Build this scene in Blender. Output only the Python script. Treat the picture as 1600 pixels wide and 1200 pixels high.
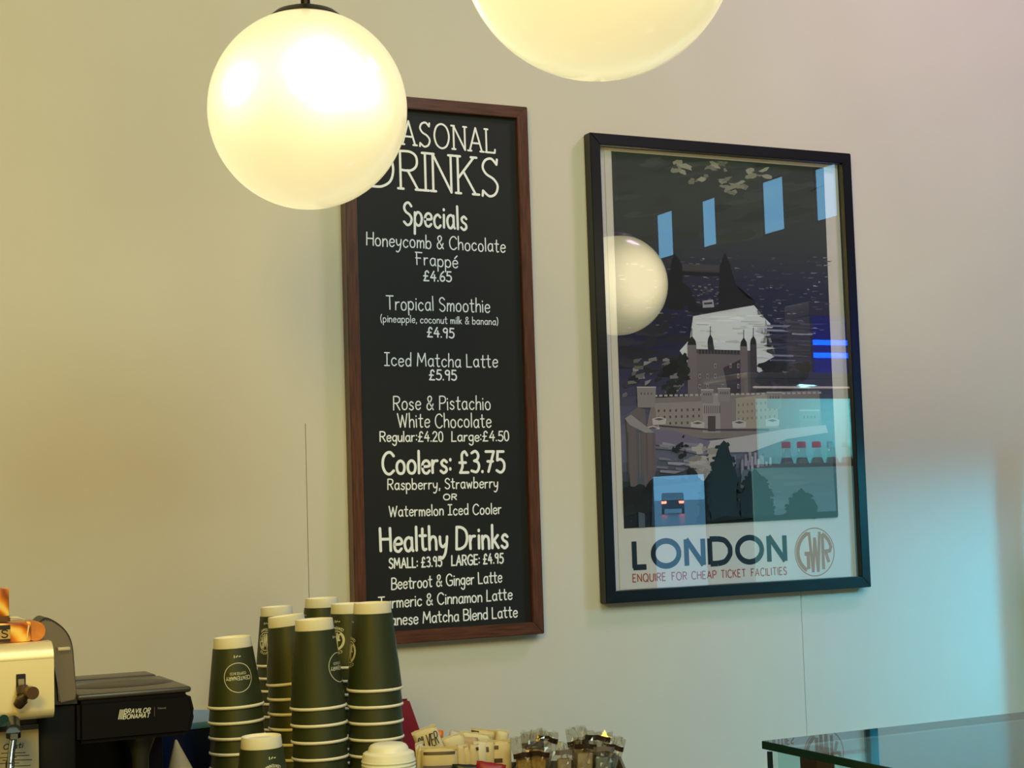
import bpy, bmesh, math, random
from math import sin, cos, pi, radians
from mathutils import Vector, Matrix
for o in list(bpy.data.objects): bpy.data.objects.remove(o)
SC = bpy.context.scene; COL = SC.collection
OZ = 2.42                                   # floor is z = 0
# ------------------------------------------------------------ camera
EYE = Vector((-1.727014, -3.157250, OZ - .826498)); FOC = 2512.57
RT = Vector((.90075382, -.43319512, -.0313776)); UP = Vector((-.00381857, -.08013951, .99677634)); FW = Vector((.43431323, .89773028, .07384015))
cd = bpy.data.cameras.new('camera'); cam = bpy.data.objects.new('camera', cd); COL.objects.link(cam)
cd.sensor_width = 36; cd.lens = 36 * FOC / 1600; cd.clip_start = .05; cd.clip_end = 400
cam.matrix_world = Matrix(((RT.x, UP.x, -FW.x, EYE.x), (RT.y, UP.y, -FW.y, EYE.y), (RT.z, UP.z, -FW.z, EYE.z), (0, 0, 0, 1)))
SC.camera = cam
def at(px, py, depth=None, y=None, z=None):
    """point of the place seen at a pixel of the photograph, at a depth or on a plane"""
    d = FW + RT * ((px - 800) / FOC) - UP * ((py - 600) / FOC)
    t = depth if depth is not None else ((y - EYE.y) / d.y if y is not None else (z - EYE.z) / d.z)
    return EYE + d * t
# ------------------------------------------------------------ world, lights, exposure
w = bpy.data.worlds.new('dusk'); SC.world = w; w.use_nodes = True
w.node_tree.nodes['Background'].inputs[0].default_value = (.22, .62, 1, 1)
w.node_tree.nodes['Background'].inputs[1].default_value = 1.9
vs = SC.view_settings; vs.view_transform = 'Standard'; vs.look = 'None'; vs.gamma = 1; vs.use_curve_mapping = False; vs.exposure = 0.07
def area(name, loc, target, sx, sy, power, col, spread=180):
    l = bpy.data.lights.new(name, 'AREA'); l.shape = 'RECTANGLE'; l.size = sx; l.size_y = sy; l.energy = power; l.color = col; l.spread = radians(spread)
    o = bpy.data.objects.new(name, l); COL.objects.link(o); o.location = loc
    o.rotation_euler = (Vector(target) - Vector(loc)).to_track_quat('-Z', 'Y').to_euler(); return o
area('warm_left_light', (-2.25, -3.0, 2.65), (-1.1, 0, 1.5), .7, .5, 38, (1, .67, .06))  # added unseen lamp at left, hung far below the ceiling
area('pink_ceiling_light', (1.75, -1.5, 4.2), (.72, 0, 2.4), .5, .5, 10, (.85, .55, .85), 95)
area('room_fill_light', (-.4, -4.2, 4.3), (-.2, -1, 1.5), 2.2, 1.4, 102, (.66, .90, .78))  # added soft fill, stands in for the ambient light of the room
area('steel_front_fill', (-.65, -6.6, 1.25), (-.9, 0, 1.6), 1.7, 1.3, 26, (1, .85, .45))  # added behind the camera for the steel machine front to reflect
area('bottle_fill_light', (1.65, -1.25, OZ - .47), (1.62, -1.38, OZ - 1), .5, .02, 3, (.35, .9, 1))  # added inside the lit cabinet to brighten the bottles
area('cabinet_strip_light', (1.9, -1.40, OZ - .475), (1.12, 0, OZ - 1.3), .3, .025, 5.6, (.02, .62, 1), 74)
area('edge_fill_light', (1.5, -1.38, OZ - .47), (1.0, 0, OZ - 1.35), .08, .02, .8, (.02, .62, 1), 80)  # added small fill, brings cyan into the shaded strip of wall

# ------------------------------------------------------------ materials
def lin(c): return tuple(((v / 255 + .055) / 1.055) ** 2.4 if v > 10 else v / 255 / 12.92 for v in c[:3])
MATS = {}
def mat(name, rgb, rough=.5, metal=0, spec=.5, coat=0, emis=None, estr=0, noise=0, nscale=20, bump=0, bscale=80, stretch=None, alpha=1, sub=0):
    if name in MATS: return MATS[name]
    m = bpy.data.materials.new(name); m.use_nodes = True; nt = m.node_tree; b = nt.nodes['Principled BSDF']
    c = lin(rgb); b.inputs['Base Color'].default_value = (*c, 1); b.inputs['Roughness'].default_value = rough
    b.inputs['Metallic'].default_value = metal; b.inputs['Specular IOR Level'].default_value = spec; b.inputs['Coat Weight'].default_value = coat
    if sub: b.inputs['Subsurface Weight'].default_value = sub; b.inputs['Subsurface Scale'].default_value = .01
    if emis: b.inputs['Emission Color'].default_value = (*emis, 1); b.inputs['Emission Strength'].default_value = estr
    if noise or bump:
        tc = nt.nodes.new('ShaderNodeTexCoord'); mp = nt.nodes.new('ShaderNodeMapping'); nt.links.new(tc.outputs['Object'], mp.inputs[0])
        if stretch: mp.inputs['Scale'].default_value = stretch
    if noise:
        n = nt.nodes.new('ShaderNodeTexNoise'); n.inputs['Scale'].default_value = nscale; n.inputs['Detail'].default_value = 5; nt.links.new(mp.outputs[0], n.inputs['Vector'])
        r = nt.nodes.new('ShaderNodeValToRGB'); r.color_ramp.elements[0].position = .3; r.color_ramp.elements[1].position = .7
        r.color_ramp.elements[0].color = (*[v * (1 - noise) for v in c], 1); r.color_ramp.elements[1].color = (*[min(1, v * (1 + noise)) for v in c], 1)
        nt.links.new(n.outputs['Fac'], r.inputs[0]); nt.links.new(r.outputs[0], b.inputs['Base Color'])
    if bump:
        n2 = nt.nodes.new('ShaderNodeTexNoise'); n2.inputs['Scale'].default_value = bscale; nt.links.new(mp.outputs[0], n2.inputs['Vector'])
        bp = nt.nodes.new('ShaderNodeBump'); bp.inputs['Strength'].default_value = bump; bp.inputs['Distance'].default_value = .002
        nt.links.new(n2.outputs['Fac'], bp.inputs['Height']); nt.links.new(bp.outputs[0], b.inputs['Normal'])
    MATS[name] = m; return m
def clear(name, ior=1.5, tint=(1, 1, 1), rough=0.0, gloss=(1, 1, 1)):
    if name in MATS: return MATS[name]
    m = bpy.data.materials.new(name); m.use_nodes = True; nt = m.node_tree; nt.nodes.clear()
    o = nt.nodes.new('ShaderNodeOutputMaterial'); mx = nt.nodes.new('ShaderNodeMixShader'); f = nt.nodes.new('ShaderNodeFresnel'); f.inputs[0].default_value = ior
    t = nt.nodes.new('ShaderNodeBsdfTransparent'); t.inputs[0].default_value = (*tint, 1)
    g = nt.nodes.new('ShaderNodeBsdfGlossy'); g.inputs['Roughness'].default_value = rough; g.inputs[0].default_value = (*gloss, 1)
    geo = nt.nodes.new('ShaderNodeNewGeometry'); mt = nt.nodes.new('ShaderNodeMath'); mt.operation = 'MULTIPLY'; inv = nt.nodes.new('ShaderNodeMath'); inv.operation = 'SUBTRACT'; inv.inputs[0].default_value = 1
    nt.links.new(geo.outputs['Backfacing'], inv.inputs[1]); nt.links.new(f.outputs[0], mt.inputs[0]); nt.links.new(inv.outputs[0], mt.inputs[1])
    nt.links.new(mt.outputs[0], mx.inputs[0]); nt.links.new(t.outputs[0], mx.inputs[1]); nt.links.new(g.outputs[0], mx.inputs[2]); nt.links.new(mx.outputs[0], o.inputs[0])
    MATS[name] = m; return m
def vcol(name, rough=.6):
    if name in MATS: return MATS[name]
    m = bpy.data.materials.new(name); m.use_nodes = True; nt = m.node_tree; b = nt.nodes['Principled BSDF']; a = nt.nodes.new('ShaderNodeAttribute'); a.attribute_name = 'Col'
    nt.links.new(a.outputs['Color'], b.inputs['Base Color']); b.inputs['Roughness'].default_value = rough; b.inputs['Specular IOR Level'].default_value = .2
    MATS[name] = m; return m
# ------------------------------------------------------------ mesh helpers
def mesh(name, V, F, m, parent=None, smooth=False, mi=None):
    me = bpy.data.meshes.new(name); me.from_pydata([tuple(v) for v in V], [], F)
    for x in (m if isinstance(m, (list, tuple)) else [m]): me.materials.append(x)
    if smooth: me.polygons.foreach_set('use_smooth', [True] * len(F))
    if mi: me.polygons.foreach_set('material_index', mi)
    me.update(); o = bpy.data.objects.new(name, me); COL.objects.link(o)
    if parent: o.parent = parent
    return o
def frombm(name, bm, m, parent=None, smooth=False):
    bmesh.ops.recalc_face_normals(bm, faces=bm.faces[:])
    me = bpy.data.meshes.new(name); bm.to_mesh(me); bm.free()
    for x in (m if isinstance(m, (list, tuple)) else [m]): me.materials.append(x)
    if smooth:
        me.polygons.foreach_set('use_smooth', [True] * len(me.polygons)); me.set_sharp_from_angle(angle=radians(38))
    o = bpy.data.objects.new(name, me); COL.objects.link(o)
    if parent: o.parent = parent
    return o
def add_box(bm, lo, hi, bev=0, seg=2, M=None):
    t = bmesh.new(); c = [(a + b) / 2 for a, b in zip(lo, hi)]; s = [abs(b - a) for a, b in zip(lo, hi)]
    bmesh.ops.create_cube(t, size=1); bmesh.ops.scale(t, vec=s, verts=t.verts); bmesh.ops.translate(t, vec=c, verts=t.verts)
    if bev: bmesh.ops.bevel(t, geom=t.edges[:], offset=bev, segments=seg, affect='EDGES', profile=.5)
    merge(bm, t, M)
def merge(bm, t, M=None):
    if M is not None: bmesh.ops.transform(t, matrix=M, verts=t.verts)
    mp = {v: bm.verts.new(v.co) for v in t.verts}
    for f in t.faces:
        n = bm.faces.new([mp[v] for v in f.verts]); n.material_index = f.material_index
    t.free()
def box(name, lo, hi, m, parent=None, bev=0, seg=2, M=None):
    bm = bmesh.new(); add_box(bm, lo, hi, bev, seg, M); return frombm(name, bm, m, parent, smooth=bev > 0)
def add_tube(bm, pts, r, n=12, cap=True):
    pts = [Vector(p) for p in pts]; rr = r if isinstance(r, (list, tuple)) else [r] * len(pts); rings = []
    for i, p in enumerate(pts):
        d = (pts[min(i + 1, len(pts) - 1)] - pts[max(i - 1, 0)]).normalized()
        a = d.cross(Vector((0, 0, 1))); a = a.normalized() if a.length > 1e-3 else Vector((1, 0, 0)); b = d.cross(a)
        rings.append([bm.verts.new(p + (a * cos(2 * pi * k / n) + b * sin(2 * pi * k / n)) * rr[i]) for k in range(n)])
    for A, B in zip(rings, rings[1:]):
        for k in range(n): bm.faces.new((A[k], A[(k + 1) % n], B[(k + 1) % n], B[k]))
    if cap: bm.faces.new(rings[0][::-1]); bm.faces.new(rings[-1])
def tube(name, pts, r, m, parent=None, n=12):
    bm = bmesh.new(); add_tube(bm, pts, r, n); return frombm(name, bm, m, parent, smooth=True)
def lathe(name, prof, m, parent=None, n=40, loc=(0, 0, 0)):
    bm = bmesh.new(); rings = []
    for r, z in prof:
        if r < 1e-6: rings.append([bm.verts.new((loc[0], loc[1], loc[2] + z))])
        else: rings.append([bm.verts.new((loc[0] + r * cos(2 * pi * k / n), loc[1] + r * sin(2 * pi * k / n), loc[2] + z)) for k in range(n)])
    for A, B in zip(rings, rings[1:]):
        for k in range(n):
            j = (k + 1) % n
            if len(A) == 1 and len(B) == 1: continue
            if len(A) == 1: bm.faces.new((A[0], B[j], B[k]))
            elif len(B) == 1: bm.faces.new((A[k], A[j], B[0]))
            else: bm.faces.new((A[k], A[j], B[j], B[k]))
    return frombm(name, bm, m, parent, smooth=True)
def prism(name, poly, y0, y1, m, parent=None, bev=0):
    """outline in x,z pushed from y0 to y1"""
    bm = bmesh.new(); a = [bm.verts.new((x, y0, z)) for x, z in poly]; b = [bm.verts.new((x, y1, z)) for x, z in poly]
    bm.faces.new(a); bm.faces.new(b[::-1]); n = len(poly)
    for i in range(n): bm.faces.new((a[i], b[i], b[(i + 1) % n], a[(i + 1) % n]))
    if bev: bmesh.ops.bevel(bm, geom=[e for e in bm.edges], offset=bev, segments=2, affect='EDGES')
    return frombm(name, bm, m, parent, smooth=bev > 0)
def thing(name, label, cat, loc=(0, 0, 0), group=None):
    o = bpy.data.objects.new(name, None); COL.objects.link(o); o.location = loc; o.empty_display_size = .05; tag(o, label, cat, group); return o
def tag(o, label, cat, group=None):
    o['label'] = label; o['category'] = cat
    if group: o['group'] = group
    return o
def struct(o): o['kind'] = 'structure'; return o
def dup(root):
    r = root.copy(); COL.objects.link(r)
    for ch in root.children:
        c = ch.copy(); COL.objects.link(c); c.parent = r
        for g in ch.children: d = g.copy(); COL.objects.link(d); d.parent = c
    return r

# ------------------------------------------------------------ lettering: single line alphabet drawn with a round pen
FONT = {
'A': (68, "L0,0 34,100 68,0|L12,34 56,34"), 'B': (58, "L0,0 0,100|0,100 30,100 50,88 50,66 30,54 0,53|0,53 34,52 58,40 58,14 36,0 0,0"),
'C': (68, "68,84 48,101 22,96 3,70 2,34 18,6 44,-2 68,14"), 'D': (68, "L0,0 0,100|0,100 30,98 58,82 68,50 58,18 30,2 0,0"),
'E': (50, "L50,100 0,100 0,0 50,0|L0,52 42,52"), 'F': (50, "L-6,100 52,100|L3,100 3,0|L-6,54 38,54"),
'G': (74, "70,84 50,101 22,96 3,70 2,34 18,6 46,-2 72,10 74,44|L74,44 44,44"), 'H': (62, "L0,0 0,100|L62,0 62,100|L0,52 62,52"),
'I': (4, "L2,0 2,100"), 'i_': (44, "L22,0 22,100|L0,100 44,100|L0,0 44,0"), 'J': (42, "42,100 42,60 42,26 34,4 18,-2 4,6 0,24"), 'K': (60, "L0,0 0,100|L56,100 0,40|L20,58 60,0"),
'L': (46, "L0,100 0,0 46,0"), 'M': (82, "L0,0 8,100 41,30 74,100 82,0"), 'N': (62, "L0,0 0,100 62,0 62,100"), 'O': (80, "O40,102 12,88 0,50 12,12 40,-2 68,12 80,50 68,88"),
'P': (54, "L0,0 0,100|0,100 34,100 54,88 54,62 34,48 0,48"), 'Q': (80, "O40,102 12,88 0,50 12,12 40,-2 68,12 80,50 68,88|L48,24 80,-8"),
'R': (58, "L0,0 0,100|0,100 34,100 54,88 54,64 34,50 0,50|L24,50 58,0"), 'S': (54, "52,86 34,101 12,95 3,76 15,58 40,46 54,28 46,6 24,-2 2,12"),
'T': (64, "L0,100 64,100|L32,100 32,0"), 'U': (62, "0,100 0,60 1,26 12,4 31,-2 50,4 61,26 62,60 62,100"), 'V': (66, "L0,100 33,0 66,100"),
'W': (92, "L0,100 23,0 46,88 69,0 92,100"), 'Y': (60, "L0,100 30,50 60,100|L30,50 30,0"), 'X': (60, "L0,0 60,100|L0,100 60,0"),
'a': (50, "46,50 28,60 8,50 1,28 10,4 28,0 44,18|L46,58 46,8 52,0"), 'b': (48, "L0,105 0,0|0,38 18,58 40,52 48,30 40,5 20,-1 0,14"),
'c': (44, "43,49 26,60 6,48 0,28 8,6 28,-1 44,11"), 'd': (48, "46,44 28,58 8,50 1,28 10,4 28,0 46,16|L47,105 47,0"),
'e': (44, "2,31 43,34 42,52 24,60 6,50 0,28 8,5 28,-1 44,11"), 'é': (44, "2,31 43,34 42,52 24,60 6,50 0,28 8,5 28,-1 44,11|L20,76 44,98"),
'g': (46, "45,50 28,60 8,50 1,30 10,8 28,4 44,20|46,58 46,20 45,-10 38,-36 20,-42 2,-28"), 'h': (43, "L0,105 0,0|0,36 16,56 34,56 42,40 43,0"),
'i': (4, "L2,58 2,0|L2,80 2,84"), 'k': (40, "L0,105 0,0|L36,58 0,24|L12,34 40,0"), 'l': (4, "L2,105 2,0"),
'm': (64, "L0,58 0,0|0,36 12,56 26,54 31,36 31,0|31,36 44,56 58,54 64,36 64,0"), 'n': (42, "L0,58 0,0|0,36 16,57 34,54 42,38 42,0"),
'o': (48, "O24,60 6,50 0,29 7,6 24,-1 41,6 48,29 42,50"), 'p': (48, "L0,58 0,-40|0,40 18,60 40,52 48,30 40,6 20,-1 0,14"),
'r': (32, "L0,58 0,0|0,32 12,54 32,57"), 's': (38, "37,50 20,60 4,48 12,34 32,24 36,8 18,-2 0,8"), 't': (36, "16,95 15,50 16,12 24,0 36,3|L-2,64 36,64"),
'u': (44, "0,58 2,16 16,-1 34,6 42,30|L43,58 44,0"), 'v': (44, "L0,58 22,0 44,58"), 'w': (60, "L0,58 14,0 30,48 46,0 60,58"), 'y': (46, "0,58 4,26 20,12 42,28|46,58 42,14 34,-20 16,-40 0,-34"),
'0': (48, "O24,102 6,88 0,50 6,12 24,-2 42,12 48,50 42,88"), '2': (50, "2,80 20,101 44,92 46,68 24,34 0,0|L0,0 50,0"),
'3': (50, "4,92 28,101 46,84 40,62 20,54|20,54 44,46 50,22 34,0 2,6"), '4': (54, "L34,100 0,34 54,34|L40,64 40,0"),
'5': (50, "L48,100 10,100 6,58|6,58 30,62 50,44 48,14 26,-2 0,8"), '6': (48, "42,98 16,72 2,36 8,6 28,-2 47,12 46,38 26,48 6,34"),
'7': (52, "L0,98 52,98 18,0|L12,50 46,50"), '9': (46, "46,74 30,56 8,62 2,84 20,101 42,94 46,74|L46,80 38,0"), '1': (4, "L2,0 2,100"),
'£': (54, "50,84 36,101 18,90 16,60 18,30 4,0|L2,0 54,0|L0,48 40,48"), '&': (62, "62,0 14,68 14,92 32,101 46,86 36,62 6,38 4,10 24,-2 46,14 60,42"),
':': (4, "L2,14 2,18|L2,58 2,62"), '.': (4, "L2,2 2,5"), ',': (6, "L5,4 0,-16"), '(': (16, "16,108 2,76 0,36 14,-14"), ')': (16, "0,108 14,76 16,36 2,-14"), "'": (4, "L2,100 2,80")}
SERIF = {'A': "L-10,0 10,0|L58,0 78,0", 'N': "L-12,100 4,100|L-9,0 9,0|L54,100 72,100", 'D': "L-10,0 4,0|L-10,100 4,100", 'R': "L-9,0 9,0|L-9,100 4,100|L50,0 70,0",
         'I': "L-8,0 12,0|L-8,100 12,100", 'K': "L-9,0 9,0|L-9,100 9,100|L46,100 66,100|L50,0 72,0", 'L': "L-9,100 9,100|L46,0 48,14|L-6,0 0,0", 'E': "L50,100 50,88|L50,0 50,12|L-6,100 0,100|L-6,0 0,0", 'S': "L52,86 54,100|L2,12 0,-2"}
def strokes(spec):
    out = []
    for s in spec.split('|'):
        k = s[0] if s[0] in 'LO' else ''; pts = [tuple(float(v) for v in q.split(',')) for q in s[len(k):].split()]
        if k != 'L' and len(pts) > 2:
            closed = k == 'O'; n = len(pts); res = []
            for i in range(n if closed else n - 1):
                g = lambda j: pts[j % n] if closed else pts[max(0, min(n - 1, j))]
                p0, p1, p2, p3 = g(i - 1), g(i), g(i + 1), g(i + 2)
                for q in range(4):
                    t = q / 4; res.append(tuple(.5 * (2 * b + (c - a) * t + (2 * a - 5 * b + 4 * c - d) * t * t + (3 * b - a - 3 * c + d) * t ** 3) for a, b, c, d in zip(p0, p1, p2, p3)))
            res.append(res[0] if closed else pts[-1]); pts = res
        out.append(pts)
    return out
def layout(text, gap=22, serif=False, space=40, jit=0, seed=1):
    rnd = random.Random(seed); x = 0; out = []
    for ch in text:
        if ch == ' ': x += space; continue
        wd, sp = FONT[ch]; ss = strokes(sp)
        if serif and ch in SERIF: ss = ss + strokes(SERIF[ch])
        dy = rnd.uniform(-jit, jit); sk = rnd.uniform(-.03, .05) * (jit > 0)
        out += [[(x + a + b * sk, b + dy) for a, b in s] for s in ss]; x += wd + gap
    return out, x - gap
PEN = [0]
def pen(V, F, lines, width, fn, sides=8, caps=True):
    """ribbon of a constant width along every line, mitred at its corners; fn maps the plane of the writing to space"""
    h = width / 2; o = fn(0, 0); n = (fn(1e-3, 0) - o).cross(fn(0, 1e-3) - o).normalized()
    parts = []
    for s in lines:                                  # a stroke that turns sharply is laid down as two
        p = [s[0]] + [b for a, b in zip(s, s[1:]) if math.hypot(b[0] - a[0], b[1] - a[1]) > width * .06]; cur = p[:1]
        for i in range(1, len(p)):
            cur.append(p[i])
            if i < len(p) - 1:
                ax, ay, bx, by = p[i][0] - p[i - 1][0], p[i][1] - p[i - 1][1], p[i + 1][0] - p[i][0], p[i + 1][1] - p[i][1]
                if ax * bx + ay * by < -.2 * math.hypot(ax, ay) * math.hypot(bx, by): parts.append(cur); cur = [p[i]]
        parts.append(cur)
    for p in parts:
        if len(p) < 2: continue
        closed = math.hypot(p[0][0] - p[-1][0], p[0][1] - p[-1][1]) < width * .3 and len(p) > 4
        if closed: p = p[:-1]
        m = len(p); PEN[0] = (PEN[0] + 1) % 7; lift = n * (2.5e-5 * PEN[0]); b0 = len(V); segs = m if closed else m - 1
        def nrm(i):
            a, b = p[i % m], p[(i + 1) % m]; d = math.hypot(b[0] - a[0], b[1] - a[1]) or 1; return (-(b[1] - a[1]) / d, (b[0] - a[0]) / d)
        up = []; dn = []
        for i in range(m):
            if closed or 0 < i < m - 1:
                a, b = nrm(i - 1), nrm(i); q = 1 + a[0] * b[0] + a[1] * b[1]
                if q < .35: q = .35
                mx, my = (a[0] + b[0]) / q, (a[1] + b[1]) / q
            else: mx, my = nrm(0) if i == 0 else nrm(m - 2)
            up.append((p[i][0] + mx * h, p[i][1] + my * h)); dn.append((p[i][0] - mx * h, p[i][1] - my * h))
        for a, b in zip(up, dn): V += [fn(*a) + lift, fn(*b) + lift]
        for i in range(segs): k = (i + 1) % m; F.append((b0 + 2 * i, b0 + 2 * i + 1, b0 + 2 * k + 1, b0 + 2 * k))
        if caps and not closed:
            for i, sg in ((0, 1), (m - 1, -1)):
                a = nrm(0) if i == 0 else nrm(m - 2); th = math.atan2(a[1], a[0]); c = len(V)
                V += [fn(p[i][0] + h * cos(th + sg * pi * k / 5), p[i][1] + h * sin(th + sg * pi * k / 5)) + lift for k in range(6)]; F.append(tuple(range(c, c + 6)))
def write_line(V, F, text, A, B, cap, width, gap=22, serif=False, jit=0, space=40, shear=0, caps=True, seed=1, drop=0):
    """A,B: left and right end of the baseline (3D), cap = capital height in m, width = pen in m; plane faces -y"""
    L, tot = layout(text, gap, serif, space, jit, seed); A = Vector(A); B = Vector(B); ln = (B - A).length; ux = (B - A).normalized(); uz = Vector((0, 0, 1))
    sx = ln / tot; sz = cap / 100
    L = [[(a * sx + b * sz * shear, b * sz) for a, b in s] for s in L]
    pen(V, F, L, width, lambda a, b: A + ux * a + uz * b, caps=caps)

# ============================================================ SETTING
wallm = mat('wall_paint', (206, 200, 187), .75, noise=.02, nscale=3, bump=.06, bscale=260)
wb = struct(box('wall_back', (-3.2, .014, 0), (4.2, .2, 4.7), mat('wall_joint', (120, 112, 96), .9)))
xs = [-3.2, -1.889, -.674, .541, 1.756, 2.971, 4.2]
for i in range(6):                             # plaster boards, hairline joints between them
    box('panel', (xs[i] + .0006, 0, 0), (xs[i + 1] - .0006, .014, 1.77), wallm, wb)
box('panel', (-3.2, 0, 1.77), (4.2, .014, 4.7), wallm, wb)     # skimmed over, no joints
roomm = mat('room_paint', (150, 146, 134), .8)
def wall_with_holes(name, axis, pos, thick, a0, a1, z0, z1, holes, m):
    A = sorted({a0, a1, *[h[0] for h in holes], *[h[1] for h in holes]}); Z = sorted({z0, z1, *[h[2] for h in holes], *[h[3] for h in holes]})
    bm = bmesh.new()
    for i in range(len(A) - 1):
        for j in range(len(Z) - 1):
            ca, cz = (A[i] + A[i + 1]) / 2, (Z[j] + Z[j + 1]) / 2
            if any(h[0] < ca < h[1] and h[2] < cz < h[3] for h in holes): continue
            add_box(bm, (pos, A[i], Z[j]), (pos + thick, A[i + 1], Z[j + 1]))
    return struct(frombm(name, bm, m))
wins = [(-6.71, -6.47, OZ + .87, OZ + 1.21), (-6.11, -5.92, OZ + .86, OZ + 1.20), (-5.39, -5.14, OZ + .83, OZ + 1.19), (-4.83, -4.6, OZ + .82, OZ + 1.16)]
door = (-6.95, -6.15, 0, OZ - .62)
wall_with_holes('wall_right', 'x', 4.2, .03, -7.8, .2, 0, 4.7, wins + [door], mat('wall_right_paint', (92, 100, 96), .8))
struct(box('wall_left', (-3.4, -7.8, 0), (-3.2, .2, 4.7), roomm))
struct(box('wall_front', (-3.4, -8, 0), (4.4, -7.8, 4.7), roomm))
struct(box('floor', (-3.4, -8, -.1), (4.4, .2, 0), mat('floor_tile', (92, 86, 78), .5, noise=.1, nscale=6)))
struct(box('ceiling', (-3.4, -8, 4.7), (4.4, .2, 4.8), mat('ceiling_paint', (190, 186, 175), .8)))
dk = mat('dark_frame', (30, 40, 46), .5)
for i, (a, b, c, d) in enumerate(wins):
    bm = bmesh.new()
    for lo, hi in (((a, c), (a + .012, d)), ((b - .012, c), (b, d)), ((a, c), (b, c + .012)), ((a, d - .012), (b, d))): add_box(bm, (4.212, lo[0], lo[1]), (4.222, hi[0], hi[1]))
    wn = struct(frombm('window_%d' % (i + 1), bm, dk)); box('pane', (4.215, a + .012, c + .012), (4.219, b - .012, d - .012), clear('window_glass'), wn)
bm = bmesh.new()
for lo, hi in (((door[0], 0), (door[0] + .05, door[3])), ((door[1] - .05, 0), (door[1], door[3])), ((door[0], door[3] - .05), (door[1], door[3])), ((door[0], 0), (door[1], .1))): add_box(bm, (4.207, lo[0], lo[1]), (4.224, hi[0], hi[1]))
dr = struct(frombm('door_1', bm, dk)); box('pane', (4.213, door[0] + .05, .1), (4.217, door[1] - .05, door[3] - .05), clear('window_glass'), dr)
struct(box('shade_post', (1.258, -.202, 0), (1.335, -.186, 1.74), mat('shade_post_paint', (200, 196, 184), .7), bev=.003))  # thin unseen post, added to shade the far right strip of wall

# street beyond the door: wet road that rises, one car driving off
bm = bmesh.new(); pts = [(4.45, -30, -.05), (4.45, 6, -.05), (140, -60, OZ - 1.2), (140, -330, OZ - 1.2)]
vv = [bm.verts.new(p) for p in pts] + [bm.verts.new((p[0], p[1], p[2] - .3)) for p in pts]
bm.faces.new(vv[:4]); bm.faces.new(vv[7:3:-1])
for i in range(4): bm.faces.new((vv[i], vv[(i + 1) % 4], vv[4 + (i + 1) % 4], vv[4 + i]))
road = frombm('road_1', bm, mat('wet_asphalt', (42, 52, 60), .3, noise=.3, nscale=3)); struct(road)
cz = -.05 + (OZ - 1.2 + .05) * (60 - 4.45) / (140 - 4.45)
cr = thing('car', 'distant dark car with red tail lights mirrored in the poster glass', 'car', (60, -98.1, cz)); cr.rotation_euler.z = math.atan2(-.854, .523)
cb = mat('car_paint', (16, 22, 34), .25, coat=1)
prism('body', [(-2.1, .35), (-2.1, .95), (-1.9, 1.05), (-1.3, 1.1), (-.7, 1.5), (.8, 1.52), (1.4, 1.1), (2.1, .95), (2.15, .35)], -.8, .8, cb, cr, bev=.06)
for sx in (-1.35, 1.35):
    for sy in (-.82, .64): bm = bmesh.new(); add_tube(bm, [(sx, sy, .32), (sx, sy + .18, .32)], .32, 18); frombm('wheel', bm, mat('tyre', (15, 15, 16), .8), cr, True)
tl = mat('tail_lamp', (200, 20, 10), .3, emis=(1, .05, .03), estr=60)
for xx in (-2.14, 2.1):
    for sy in (-.62, .62): box('tail_light', (xx, sy - .17, .74), (xx + .06, sy + .17, .9), tl, cr, bev=.02)

# ============================================================ COUNTERS
CT = OZ - 1.47      # counter top
ct = thing('service_counter', 'dark back counter along the wall under the coffee cups', 'counter', (0, 0, 0))
box('cabinet', (-2.6, -1.0, .08), (-.36, -.02, CT - .035), mat('counter_front', (48, 44, 40), .5, noise=.1, nscale=4), ct, bev=.004)
box('worktop', (-2.62, -1.04, CT - .035), (-.34, -.001, CT), mat('worktop', (70, 66, 62), .35, noise=.2, nscale=60), ct, bev=.003)
box('plinth', (-2.58, -.95, 0), (-.38, -.05, .08), mat('plinth', (30, 30, 30), .6), ct)

# glass display case, corner in view at the lower right
CZ = OZ - 1.201
gc = thing('glass_display_case', 'glass counter display case with dark green glass edge at lower right', 'display case', (.5, -1.4, 0))
gc.location = (0, 0, 0)
X0, X1, Y0, Y1 = -.312, 1.18, -1.86, -1.07
edge = mat('glass_edge', (14, 52, 44), .12, spec=.8)
ft = box('glass_top', (X0 + .001, Y0 + .001, CZ - .012), (X1, Y1 - .001, CZ), clear('case_glass', 2.1, (.50, .58, .60)), gc)
bm = bmesh.new()
add_box(bm, (X0, Y0, CZ - .012), (X0 + .0012, Y1, CZ - .0005)); add_box(bm, (X0, Y1 - .0012, CZ - .012), (X1, Y1, CZ - .0005)); add_box(bm, (X0, Y0, CZ - .012), (X1, Y0 + .0012, CZ - .0005))
frombm('polished_edge', bm, edge, gc)
box('side_glass', (X0 + .012, Y0 + .02, .62), (X0 + .018, Y1 - .012, CZ - .013), clear('side_glass', 1.5, (.86, .95, .93)), gc)
box('rear_glass', (X0 + .02, Y1 - .018, .62), (X1 - .02, Y1 - .012, CZ - .013), clear('side_glass'), gc)
box('front_glass', (X0 + .02, Y0 + .012, .62), (X1 - .02, Y0 + .018, CZ - .013), clear('side_glass'), gc)
box('edge_strip', (X0 + .006, Y1 - .011, .62), (X0 + .0115, Y1 - .004, CZ - .016), mat('dark_blue_strip', (28, 50, 66), .3), gc)
box('corner_post', (X0 + .055, Y1 - .062, .62), (X0 + .088, Y1 - .02, CZ - .0125), mat('brown_post', (112, 66, 38), .45, noise=.15, nscale=30), gc)
box('base_cabinet', (X0, Y0, .0), (X1, Y1, .62), mat('case_base', (120, 112, 104), .5), gc, bev=.004)
box('shelf', (X0 + .1, Y0 + .06, .93), (X1 - .1, Y1 - .08, .938), clear('side_glass'), gc)
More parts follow.
